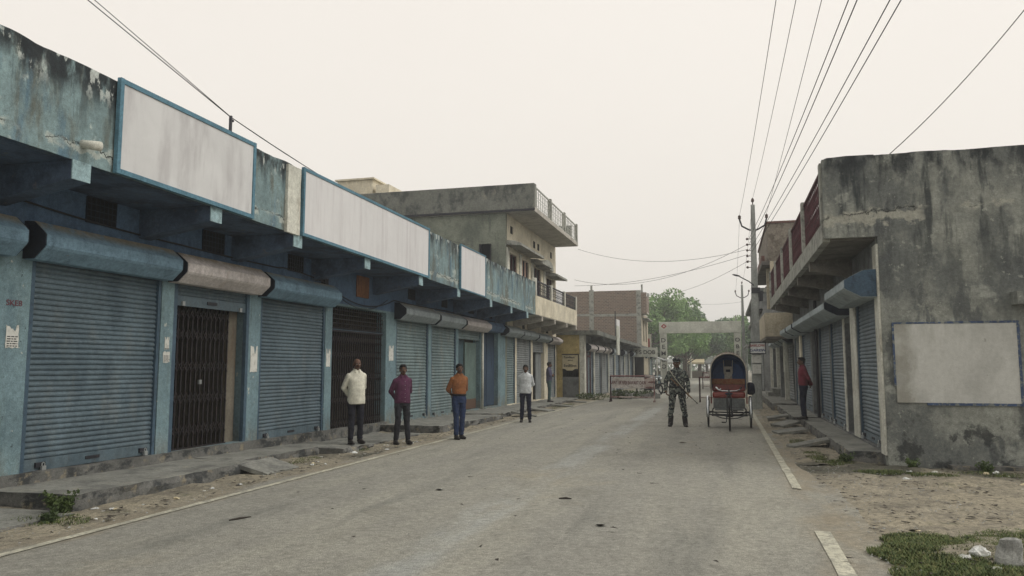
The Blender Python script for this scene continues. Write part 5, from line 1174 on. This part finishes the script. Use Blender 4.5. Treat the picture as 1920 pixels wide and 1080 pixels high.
for i in range(900):
    u = rnd.random()
    if u < .45: x = rnd.uniform(1.2, 4.8); y = rnd.uniform(6.5, 13.3)
    elif u < .75: x = -6.1-abs(rnd.gauss(0, .35)); y = rnd.uniform(5, 34)
    elif u < .9: x = rnd.uniform(1.1, 1.9); y = rnd.uniform(13, 32)
    else: x = rnd.uniform(-5.8, 1); y = rnd.uniform(6, 30)
    if x < -6.9: continue
    a = rnd.random()*6.28; L = rnd.uniform(.015, .06); wv = rnd.uniform(.008, .02); d = Vector((math.cos(a), math.sin(a), 0)); n_ = Vector((-d.y, d.x, 0))
    p = Vector((x, y, .05)); lt.add([p-d*L-n_*wv, p+d*L-n_*wv*.5+Vector((0,0,.008)), p+d*L*.8+n_*wv, p-d*L*.9+n_*wv+Vector((0,0,.006))], [(0,1,2,3)])
tag(build('leaf_litter', lt, 'litter_dark'), 'dark twigs and dry leaf scraps scattered on dirt and road', 'litter', kind='stuff')

# ================================================================= PEOPLE
def remesh(mb, name, mat, parent, voxel=.009, smooth_it=4, disp=0, dscale=.1, label=None):
    me = bpy.data.meshes.new('tmp'); me.from_pydata(mb.v, [], mb.f); me.update()
    ob = bpy.data.objects.new('tmp', me); COL.objects.link(ob)
    m = ob.modifiers.new('r', 'REMESH'); m.mode = 'VOXEL'; m.voxel_size = voxel; m.use_smooth_shade = True
    if smooth_it: s = ob.modifiers.new('s', 'SMOOTH'); s.iterations = smooth_it; s.factor = .5
    dg = bpy.context.evaluated_depsgraph_get(); dg.update(); out = bpy.data.meshes.new_from_object(ob.evaluated_get(dg)); bpy.data.objects.remove(ob); bpy.data.meshes.remove(me)
    if disp:
        co = np.empty(len(out.vertices)*3); out.vertices.foreach_get('co', co); co = co.reshape(-1, 3)
        nr = np.empty(len(out.vertices)*3); out.vertices.foreach_get('normal', nr); nr = nr.reshape(-1, 3)
        d = np.array([mnoise.fractal(Vector((p[0]/dscale, p[1]/dscale, p[2]/dscale*1.4)), 1, 2, 2) for p in co])
        co += nr*(d*disp)[:, None]; out.vertices.foreach_set('co', co.ravel()); out.update()
    for p in out.polygons: p.use_smooth = True
    out.name = name; out.materials.clear(); out.materials.append(MAT[mat]); o = bpy.data.objects.new(name, out); COL.objects.link(o); o.parent = parent
    if label: o['label'] = label
    return o
def hand(mb, wrist, d, palmn, side=1, curl=.5, s=1.0):
    """palm and five fingers. d = direction of the fingers, palmn = palm normal, thumb to +side*(d x palmn)"""
    w_ = Vector(wrist); d = Vector(d).normalized(); n = Vector(palmn); n = (n-d*n.dot(d)).normalized(); sd = d.cross(n)*side
    for k in range(4):
        off = (k-1.5)*.019*s
        a = w_+d*.015+sd*off*.8; b = w_+d*.088*s+sd*off; mb.caps(a, b, .014*s, .0125*s, 8)
        L = (.078, .088, .082, .064)[3-k]*s if True else 0
        p = b; dd = d.copy()
        for seg in range(3):
            dd = (dd + n*curl*.55).normalized(); q = p+dd*L*(.45,.32,.25)[seg]; mb.caps(p, q, (.0095-.0008*seg)*s, (.009-.0009*seg)*s, 7); p = q
    tb = w_+d*.03*s+sd*.03*s; t1 = tb+(d*.6+sd*.8+n*.3).normalized()*.04*s; t2 = t1+(d+sd*.25+n*.5).normalized()*.03*s
    mb.caps(tb, t1, .013*s, .0105*s, 8); mb.caps(t1, t2, .0105*s, .0085*s, 8)
def person(loc, rz, lab, H=1.7, shirt='shirt_cream', trousers='trousers_black', skin='skin', arms='back', tucked=False, sleeve='long', feet=(.11,.11), stance=.1, bald=False, belly=0, pose='', facing_head=0, moust=True, camo=False, hem=.8, boots=False, shadow=0):
    r = empty('person', loc, lab, 'person', rz=rz); k = H/1.7
    V = lambda x, y, z: Vector((x*k, y*k, z*k))
    # joints (front = +Y, person's right = +X ... mirrored freely)
    sh = {s: V(.16*s, -.01, 1.338) for s in (-1, 1)}
    if arms == 'back':
        el = {s: V(.222*s, -.11, 1.11) for s in (-1, 1)}; wr = {1: V(.06, -.2, .93), -1: V(-.05, -.215, .95)}
        hd = {1: (Vector((-.9, -.05, -.35)), Vector((0, 1, .1))), -1: (Vector((.95, 0, -.15)), Vector((0, 1, 0)))}
    elif arms == 'fold':
        el = {s: V(.25*s, .03, 1.12) for s in (-1, 1)}; wr = {1: V(.0, .2, 1.14), -1: V(.02, .19, 1.09)}
        hd = {1: (Vector((-1, .0, .1)), Vector((0, -1, 0))), -1: (Vector((1, 0, .1)), Vector((0, -1, 0)))}
    elif arms == 'front':   # hands clasped low in front
        el = {s: V(.265*s, -.03, 1.12) for s in (-1, 1)}; wr = {1: V(.07, .17, .98), -1: V(-.06, .185, .97)}
        hd = {1: (Vector((-.9, .1, -.4)), Vector((0, -1, 0))), -1: (Vector((.9, .1, -.4)), Vector((0, -1, 0)))}
    else:  # soldier: one arm hanging, other on the rifle
        el = {1: V(.245, -.02, 1.1), -1: V(-.24, -.03, 1.1)}; wr = {1: V(.255, .09, .88), -1: V(-.245, .05, .85)}
        hd = {1: (Vector((-.25, .5, -.8)), Vector((-1, 0, 0))), -1: (Vector((.05, .12, -1)), Vector((1, 0, 0)))}
    hip = {s: V(.09*s, 0, .9) for s in (-1, 1)}; kn = {s: V((.09+(stance-.1)*.55)*s, .02, .49) for s in (-1, 1)}
    an = {1: V(stance, feet[0]-.11, .09), -1: V(-stance, feet[1]-.11, .09)}
    # ---- body
    b = MB(); hz = 1.585; lean = .02
    b.loft([(0,0,.86*k,.14*k,.09*k),(0,0,1.0*k,.12*k,.085*k),(0,0,1.2*k,.14*k,.09*k),(0,-.005*k,1.36*k,.15*k,.08*k),(0,-.005*k,1.42*k,.1*k,.065*k)], 16)
    b.caps(V(0,-.01,1.38), V(0,.012,1.52), .058*k, .052*k, 12)
    ca, sa = math.cos(facing_head), math.sin(facing_head)
    def Hd(x, y, z):  # head frame
        z -= .02; return V(x*ca - y*sa, .022 + x*sa + y*ca, z)
    rot = Matrix.Rotation(facing_head, 3, 'Z')
    b.ell(Hd(0, -.005, 1.62), (.073*k, .09*k, .085*k), 16, 10, rot=rot); b.ell(Hd(0, .03, 1.555), (.054*k, .062*k, .068*k), 14, 9, rot=rot)
    b.caps(Hd(0, .09, 1.6), Hd(0, .108, 1.57), .009*k, .0155*k, 8)
    for s in (-1, 1):
        b.ell(Hd(.075*s, -.005, 1.585), (.011*k, .02*k, .032*k), 8, 6, rot=rot); b.ell(Hd(.03*s, .078, 1.615), (.025*k,.012*k,.01*k), 8, 5, rot=rot)
    b.ell(Hd(0, .083, 1.532), (.026*k, .014*k, .012*k), 10, 6, rot=rot)
    for s in (-1, 1):
        b.caps(sh[s], el[s], .043*k, .036*k); b.caps(el[s], wr[s], .036*k, .024*k); hand(b, wr[s], hd[s][0], hd[s][1], side=s if arms != 'rifle' else s, curl=.5 if arms != 'rifle' or s < 0 else .95, s=k)
        b.caps(hip[s], kn[s], .07*k, .05*k); b.caps(kn[s], an[s], .048*k, .03*k); b.caps(an[s]+V(0,-.02,-.035), an[s]+V(0,.09,-.05), .024*k, .018*k)
    body = remesh(b, 'body', skin, r, .0075, 2)
    # ---- trousers
    t = MB(); t.loft([(0,-.005*k,.8*k,.15*k,.11*k),(0,-.005*k,.9*k,.168*k,.12*k),(0,0,1.0*k,.152*k,(.105+belly*.5)*k),(0,0,(1.04)*k,.148*k,(.103+belly*.5)*k)], 18)
    for s in (-1, 1):
        t.caps(hip[s]+V(0,0,-.02), kn[s], .092*k, .068*k, 14); t.caps(kn[s], an[s]+V(0,0,.03 if not boots else .16), .066*k, (.058 if not boots else .055)*k, 14)
        if boots: t.ell(an[s]+V(0,0,.19), (.068*k,.068*k,.04*k), 12, 6)
    remesh(t, 'trousers', trousers, r, .011, 3, disp=.012*k, dscale=.12)
    # ---- shirt
    zb = (1.0 if tucked else hem)
    q = MB(); q.loft([(0, belly*.4*k, zb*k, (.165 if tucked else .182)*k, (.122+belly*.7)*k), (0, belly*.5*k, (zb+.09)*k, (.17 if tucked else .182)*k, (.128+belly)*k), (0, belly*.5*k, 1.12*k, .168*k, (.124+belly)*k), (0, belly*.2*k, 1.26*k, .18*k, (.126+belly*.3)*k), (0, 0, 1.33*k, .182*k, .115*k),
                      (0, -.003*k, 1.385*k, .162*k, .1*k), (0, -.006*k, 1.425*k, .118*k, .082*k), (0, -.004*k, 1.46*k, .072*k, .064*k)], 20)
    for s in (-1, 1):
        q.caps(sh[s], el[s], .064*k, .052*k, 12)
        if sleeve == 'long': q.caps(el[s], el[s].lerp(wr[s], .93), .054*k, .04*k, 12)
        elif sleeve == 'rolled': q.caps(el[s], el[s].lerp(wr[s], .25), .054*k, .048*k, 12)
    cl = remesh(q, 'shirt' if not camo else 'jacket', shirt, r, .01, 9, disp=.010*k, dscale=.2)
    if sleeve == 'short': pass
    co = MB()
    n = 14; vs = []
    for ring, (rx, ry, zz) in enumerate(((.066, .064, 1.44), (.07, .068, 1.475), (.064, .062, 1.49))):
        for i in range(n+1):
            a = math.pi/2+.35+(2*math.pi-.7)*i/n; vs.append(V(rx*math.cos(a), ry*math.sin(a)+.004, zz-.02*max(0, math.sin(a))))
    co.add(vs, [(j*(n+1)+i, j*(n+1)+i+1, (j+1)*(n+1)+i+1, (j+1)*(n+1)+i) for j in range(2) for i in range(n)])
    for s in (-1, 1): co.add([V(.024*s,.07,1.462), V(.06*s,.045,1.475), V(.07*s,.085,1.43), V(.03*s,.108,1.405)], [(0,1,2,3)])
    build('collar', co, shirt, cl, world=False)
    if not tucked and not camo:
        pl = MB()
        for i in range(6): pl.ell(V(0, .135+belly*(1.2 if i > 1 else .6), 1.33-i*.085), (.006*k,.004*k,.006*k), 6, 4)
        build('buttons', pl, 'eye_white', cl, world=False)
    if tucked or camo:
        zc = .985 if tucked else .98
        bl = MB(); rx, ry = (.158, .118) if tucked else (.186, .145)
        bl.tube([V(rx*math.cos(a), ry*math.sin(a), zc) for a in [2*math.pi*i/20 for i in range(20)]], .018*k, 6, closed=True); build('belt', bl, 'belt_black', r, world=False)
    # ---- face
    fc = MB()
    for s in (-1, 1): fc.ell(Hd(.029*s, .0865, 1.593), (.0125*k, .005*k, .007*k), 8, 5, rot=rot)
    ey = build('eyes', fc, 'eye_white', body, world=False)
    fc = MB()
    for s in (-1, 1): fc.ell(Hd(.029*s, .0905, 1.593), (.0055*k, .003*k, .0055*k), 8, 5, rot=rot)
    build('pupils', fc, 'eye_dark', body, world=False)
    fc = MB()
    for s in (-1, 1): fc.tube([Hd(.012*s, .0935, 1.617), Hd(.03*s, .0945, 1.622), Hd(.05*s, .082, 1.615)], .0045*k, 5)
    build('eyebrows', fc, 'hair', body, world=False)
    build('lips', MB().tube([Hd(-.022, .088, 1.534), Hd(0, .097, 1.535), Hd(.022, .088, 1.534)], .005*k, 5), 'lip', body, world=False)
    if moust: build('moustache', MB().tube([Hd(-.028, .084, 1.545), Hd(-.012, .096, 1.552), Hd(.012, .096, 1.552), Hd(.028, .084, 1.545)], .0065*k, 5), 'hair', body, world=False)
    # ---- hair
    if not camo:
        h = MB()
        if bald: h.ell(Hd(0, -.018, 1.6), (.0765*k, .086*k, .072*k), 16, 8, rot=rot); 
        else:
            h.ell(Hd(0, -.018, 1.638), (.083*k, .096*k, .08*k), 18, 10, rot=rot); h.ell(Hd(0, .035, 1.685), (.06*k,.05*k,.032*k), 12, 7, rot=rot); h.ell(Hd(0, -.05, 1.59), (.07*k,.055*k,.06*k), 12, 7, rot=rot)
        hh = remesh(h, 'hair', 'hair', r, .009, 1, disp=.006, dscale=.02)
    else:
        cp = MB().ell(Hd(0, -.005, 1.655), (.088*k, .1*k, .06*k), 18, 8, 0, .6, rot=rot); cp.loft([(Hd(0,0,0).x, Hd(0,-.005,0).y, 1.635*k, .09*k, .102*k), (0, Hd(0,-.005,0).y, 1.665*k, .092*k, .104*k), (0, Hd(0,-.005,0).y, 1.7*k, .085*k, .095*k)], 18)
        c_ = build('cap', cp, 'camo', r, world=False, smooth=True)
        build('cap_peak', MB().add([Hd(-.07,.06,1.642), Hd(-.045,.13,1.628), Hd(0,.155,1.624), Hd(.045,.13,1.628), Hd(.07,.06,1.642), Hd(-.07,.06,1.65), Hd(-.045,.13,1.636), Hd(0,.155,1.632), Hd(.045,.13,1.636), Hd(.07,.06,1.65)], [(4,3,2,1,0),(5,6,7,8,9),(0,1,6,5),(1,2,7,6),(2,3,8,7),(3,4,9,8)]), 'camo', c_, world=False)
        build('hair', MB().ell(Hd(0, -.03, 1.6), (.077*k, .078*k, .055*k), 14, 7, rot=rot), 'hair', r, world=False, smooth=True)
    # ---- shoes
    for s in (-1, 1):
        f = MB(); a = an[s]; yaw = R_(-10*s)
        f.caps(a+V(0,-.045,-.04), a+V(.01*s,.05,-.045), .04*k, .043*k, 12); f.caps(a+V(.01*s,.05,-.052), a+V(.022*s,.155,-.062), .041*k, .028*k, 12); f.caps(a+V(0,-.02,-.04), a+V(0 if not boots else -.018*s,-.015,.0 if not boots else .15), (.044 if not boots else .056)*k, (.05 if not boots else .06)*k, 12)
        f.v = [(x, y, max(.012*k, z)) for x, y, z in f.v]
        so = remesh(f, 'boot' if boots else 'shoe', 'shoe', r, .008, 2)
        build('sole', MB().loft([(a.x+.01*s*k, a.y+.05*k, 0, .045*k, .135*k), (a.x+.01*s*k, a.y+.05*k, .02*k, .047*k, .137*k)], 18), 'sole', so, world=False)
    return r
# rz: rotation of +Y (front). facing camera: -Y => pi
person((-7.0, 13.95, .115), R_(-128), 'balding man in untucked cream shirt standing hands behind back on the footpath', 1.66, 'shirt_cream', 'trousers_black', feet=(.13,.09), bald=True, belly=.035, hem=.78, facing_head=R_(-10), stance=.11)
person((-6.45, 14.95, .03), R_(-134), 'man in plum shirt and dark trousers standing on dirt before the tall gate', 1.63, 'shirt_plum', 'trousers_grey', feet=(.07,.16), hem=.86, facing_head=R_(-14), stance=.12, belly=.01)
person((-5.72, 16.4, .02), R_(-136), 'young man in orange-brown shirt tucked into blue jeans at road edge', 1.66, 'shirt_orange', 'jeans_blue', tucked=True, sleeve='rolled', feet=(.15,.09), stance=.075, moust=False, facing_head=R_(-12))
person((-5.6, 21.9, .02), R_(-168), 'man in white shirt with dark trousers facing the camera at road edge', 1.65, 'shirt_white', 'trousers_navy', sleeve='rolled', hem=.84, stance=.12, arms='back')
person((-7.3, 32.6, .1), R_(-75), 'distant man in grey-purple shirt with folded arms and greenish trousers by shutters', 1.72, 'shirt_grey', 'trousers_green', arms='fold', hem=.88, stance=.1, sleeve='rolled')
person((1.95, 21.7, .24), R_(95), 'man in red shirt seen in profile on the right footpath, hands behind back', 1.62, 'shirt_red', 'trousers_navy', hem=.92, stance=.07, facing_head=R_(8))
sol = person((-1.27, 21.5, .012), R_(183), 'soldier in camouflage uniform and cap standing on the road with slung rifle', 1.82, 'camo', 'camo', arms='rifle', camo=True, hem=.82, stance=.165, boots=True, belly=.01, sleeve='long')
sol.scale = (1.13, 1.13, 1)
rf = empty('rifle', (-1.27, 21.5, .012), 'rifle slung diagonally and held by the soldier, muzzle pointing down', 'rifle', rz=R_(183))
# soldier local frame: front=+Y, camera sees local +X on its left
D0 = Vector((.10, .17, 1.22)); D1 = Vector((-.52, .2, .62))
# rifle runs from chest to lower image-right: world +X = local -X
def rp_(t, n_=0, o=0): 
    d = (D1-D0); return D0+d*t+Vector((0, o, 0))+Vector((d.z, 0, -d.x)).normalized()*n_
build('barrel', MB().tube([rp_(.5), rp_(1.0)], .009, 8).rod(rp_(.97), rp_(1.0), .014, 8), 'gun_black', rf, world=False)
build('receiver', MB().bar(rp_(.22), rp_(.55), .035, .055, up=(0,1,0)), 'gun_black', rf, world=False, bevel=.004)
build('handguard', MB().tube([rp_(.55), rp_(.78)], [.02,.016], 8), 'gun_wood', rf, world=False)
build('stock', MB().bar(rp_(-.1), rp_(.22), .03, .07, up=(0,1,0)), 'gun_wood', rf, world=False, bevel=.006)
build('magazine', MB().bar(rp_(.42, .02), rp_(.36, .14), .03, .05, up=(0,1,0)), 'gun_black', rf, world=False)
build('sling', MB().tube([Vector((.19,.02,1.5)), Vector((.14,.13,1.42)), Vector((.02,.185,1.24)), Vector((-.12,.19,1.06)), Vector((-.25,.19,.92)), rp_(.78, 0, .0)], .011, 6), 'sling_tan', rf, world=False)

# ================================================================= CYCLE RICKSHAW (front = -Y local)
rk = empty('cycle_rickshaw', (.07, 21.45, .012), 'cycle rickshaw with blue-lined hood and red seat parked facing the camera', 'rickshaw')
def circ(cx, cy, cz, r, n=28, ax='x'): return [(cx, cy+r*math.cos(2*math.pi*i/n), cz+r*math.sin(2*math.pi*i/n)) for i in range(n)]
for x, y, r_ in ((.0, -1.28, .385), (-.54, 0, .39), (.54, 0, .39)):
    wq = build('wheel', MB().tube(circ(x, y, r_+.005, r_-.02), .022 if x else .024, 8, closed=True), 'rubber', rk, world=False, smooth=True)
    build('rim', MB().tube(circ(x, y, r_+.005, r_-.05), .013, 6, closed=True), 'chrome', wq, world=False, smooth=True)
    spk = MB()
    for i in range(18):
        a = 2*math.pi*i/18; spk.rod((x+(.025 if i % 2 else -.025), y, r_), (x, y+(r_-.05)*math.cos(a), r_+(r_-.05)*math.sin(a)), .0018, 4)
    build('spokes', spk, 'chrome', wq, world=False); build('hub', MB().rod((x-.05, y, r_), (x+.05, y, r_), .03, 10), 'iron_dark', wq, world=False)
def fender(x, y, cz, r, a0, a1, w_, mat, nm='mudguard'):
    n = 14; vs = []
    for i in range(n+1):
        a = a0+(a1-a0)*i/n
        for dx, dr in ((-w_/2, -.012), (-w_/4, .004), (w_/4, .004), (w_/2, -.012)): vs.append((x+dx, y+(r+dr)*math.cos(a), cz+(r+dr)*math.sin(a)))
    fs = [(i*4+k, i*4+k+1, i*4+5+k, i*4+4+k) for i in range(n) for k in range(3)]
    o = build(nm, MB().add(vs, fs), mat, rk, world=False, smooth=True); m = o.modifiers.new('s', 'SOLIDIFY'); m.thickness = .004; return o
fender(-.54, 0, .395, .43, R_(20), R_(195), .07, 'chrome'); fender(.54, 0, .395, .43, R_(20), R_(195), .07, 'chrome'); fender(0, -1.28, .39, .42, R_(30), R_(150), .055, 'frame_black')
fk = MB()
for s in (-1, 1): fk.tube([(.05*s, -1.28, .39), (.055*s, -1.2, .82), (.03*s, -1.16, .9)], .014, 8)
fk.rod((0, -1.16, .86), (0, -1.11, 1.02), .02, 8); build('fork', fk, 'frame_black', rk, world=False)
hb = MB().tube([(-.3,-.95,1.06), (-.26,-1.05,1.02), (-.18,-1.1,.99), (0,-1.12,.985), (.18,-1.1,.99), (.26,-1.05,1.02), (.3,-.95,1.06)], .013, 8); hbo = build('handlebar', hb, 'chrome', rk, world=False, smooth=True)
build('grip', MB().rod((-.27,-1.02,1.035), (-.31,-.93,1.07), .02, 8), 'plastic_white', hbo, world=False); build('grip', MB().rod((.27,-1.02,1.035), (.31,-.93,1.07), .02, 8), 'rubber', hbo, world=False)
build('bell', MB().ell((-.2,-1.1,1.03), (.025,.025,.02), 8, 6), 'chrome', hbo, world=False)
fr = MB().tube([(0,-1.13,.93),(0,-.85,.5),(0,-.6,.32)], .02, 8).tube([(0,-1.14,.88),(0,-.9,.78),(0,-.55,.8)], .017, 8).rod((0,-.62,.34),(0,-.55,.86),.018,8)
for s in (-1, 1): fr.tube([(0,-.6,.32),(.3*s,-.3,.36),(.4*s,0,.4)], .017, 8).rod((.4*s,.45,.5),(.4*s,-.35,.5),.02,8).rod((.42*s,-.3,.5),(.42*s,-.3,.36),.016,6).rod((.54*s,0,.395),(.4*s,0,.42),.02,8)
fr.rod((-.56,0,.395),(.56,0,.395),.018,8).bar((-.45,-.34,.34),(.45,-.34,.34),.03,.05).bar((-.58,-.1,.34),(.58,-.1,.34),.03,.03)
fr.tube([(-.4,-.34,.34),(-.2,-.4,.27),(0,-.42,.25),(.2,-.4,.27),(.4,-.34,.34)], .014, 6)
build('frame', fr, 'frame_black', rk, world=False)
sd2 = MB().ell((0,-.52,.9), (.1,.13,.035), 14, 6); build('saddle', sd2, 'bag_navy', rk, world=False, smooth=True)
pd = MB().rod((-.08,-.6,.32),(.08,-.6,.32),.02,8).rod((-.08,-.6,.32),(-.08,-.66,.18),.012,6).rod((.08,-.6,.32),(.08,-.54,.46),.012,6)
pdo = build('crank', pd, 'iron_dark', rk, world=False); build('pedal', MB().box(-.2,-.09,-.7,-.62,.165,.19), 'rubber', pdo, world=False); build('pedal', MB().box(.09,.2,-.58,-.5,.45,.475), 'rubber', pdo, world=False)
build('chain_guard', MB().bar((-.06,-.6,.32), (-.06,0,.4), .01, .08), 'iron_dark', rk, world=False)
build('footrest', MB().box(-.36,.36,-.36,-.05,.46,.5), 'rick_grey', rk, world=False, bevel=.005); build('kick_board', MB().box(-.4,.4,-.08,-.04,.5,.76), 'rick_grey', rk, world=False, bevel=.005)
build('seat', MB().box(-.42,.42,-.12,.38,.77,.93), 'rick_red', rk, world=False, bevel=.045); build('seat_back', MB().box(-.43,.43,.3,.42,.93,1.24), 'rick_red', rk, world=False, bevel=.04)
build('back_cushion_trim', MB().box(-.44,.44,.26,.32,1.12,1.27), 'rick_orange', rk, world=False, bevel=.02)
for s in (-1, 1):
    build('armrest', MB().tube([(.45*s,-.1,.8),(.46*s,-.1,1.06),(.46*s,.1,1.1),(.46*s,.34,1.08)], .018, 8), 'rick_trim', rk, world=False, smooth=True)
    build('side_panel', MB().box(.44*s,.47*s,-.08,.4,.62,1.0), 'rick_red', rk, world=False, bevel=.008)
# hood: arch shell running back, with ribs
def archp(y, dz=0, sc_=1.0, r=None):
    out = []
    for i in range(19):
        a = math.pi*i/18; out.append(Vector((-.46*sc_*math.cos(a)*(1+.06*math.sin(a)), y, 1.38+dz+.56*sc_*math.sin(a)**.85 if 0 < i < 18 else 1.38+dz)))
    return [Vector((-.45*sc_, y, 1.02))]+out+[Vector((.45*sc_, y, 1.02))]
rows = [archp(-.2, .0), archp(.1, .02), archp(.4, -.04, .97), archp(.52, -.12, .92)]; n = len(rows[0]); vs = [p for rw in rows for p in rw]
hs = MB().add(vs, [(j*n+i, j*n+i+1, (j+1)*n+i+1, (j+1)*n+i) for j in range(3) for i in range(n-1)])
ho = build('hood', hs, 'rick_hood_out', rk, world=False, smooth=True); m = ho.modifiers.new('s', 'SOLIDIFY'); m.thickness = .02; m.offset = 1
rows2 = [[p*1 for p in rw] for rw in rows]
vs = []
for rw in rows2:
    for p in rw: q_ = Vector((p.x*.955, p.y+.006, 1.1+(p.z-1.1)*.955)); vs.append(q_)
li = MB().add(vs, [(j*n+i, (j+1)*n+i, (j+1)*n+i+1, j*n+i+1) for j in range(3) for i in range(n-1)]); bk_ = [Vector((p.x*.95, .535, 1.1+(p.z-1.1)*.95)) for p in rows2[-1]]
li.add(bk_, [tuple(range(n))]); build('hood_lining', li, 'rick_blue', ho, world=False)
build('front_rim', MB().tube(rows[0], .018, 8), 'rick_trim', ho, world=False, smooth=True); build('rear_panel', MB().add([Vector((p.x, .55, p.z)) for p in rows[-1]]+[Vector((p.x, .565, p.z)) for p in rows[-1]], [tuple(range(n-1,-1,-1)), tuple(range(n,2*n))]), 'rick_hood_out', ho, world=False)
build('lining_centre', MB().box(-.1,.1,.5,.52,1.25,1.6), 'rick_trim', ho, world=False); build('lining_picture', MB().box(-.085,.085,.49,.5,1.6,1.86).box(-.06,.06,.485,.5,1.45,1.52), 'bag_navy', ho, world=False)
for s in (-1, 1): build('lining_strap', MB().rod((.11*s,.5,1.4),(.12*s,.48,1.84),.01,6), 'rick_trim', ho, world=False)
bg_ = MB().ell((.56, .2, 1.02), (.12,.18,.17), 14, 9).jitter(.03, 7); tag(build('bag', MB().add([(x+.07, y+21.45, z) for x, y, z in bg_.v], bg_.f), 'bag_navy', smooth=True), 'dark round bag hanging on the right side of the rickshaw', 'bag')

# ================================================================= HAZE
hz_ = MB().box(-520, 520, -70, 920, -1, 60)
ho_ = build('haze', hz_, 'paper', world=False); ho_['kind'] = 'stuff'
hm = bpy.data.materials.new('haze'); hm.use_nodes = True; N = hm.node_tree.nodes; L = hm.node_tree.links; N.clear()
out = N.new('ShaderNodeOutputMaterial'); pv = N.new('ShaderNodeVolumePrincipled'); pv.inputs['Color'].default_value = (.9, .93, .96, 1)
pv.inputs['Density'].default_value = .0016; pv.inputs['Anisotropy'].default_value = .3; L.new(pv.outputs[0], out.inputs['Volume'])
ho_.data.materials.clear(); ho_.data.materials.append(hm)
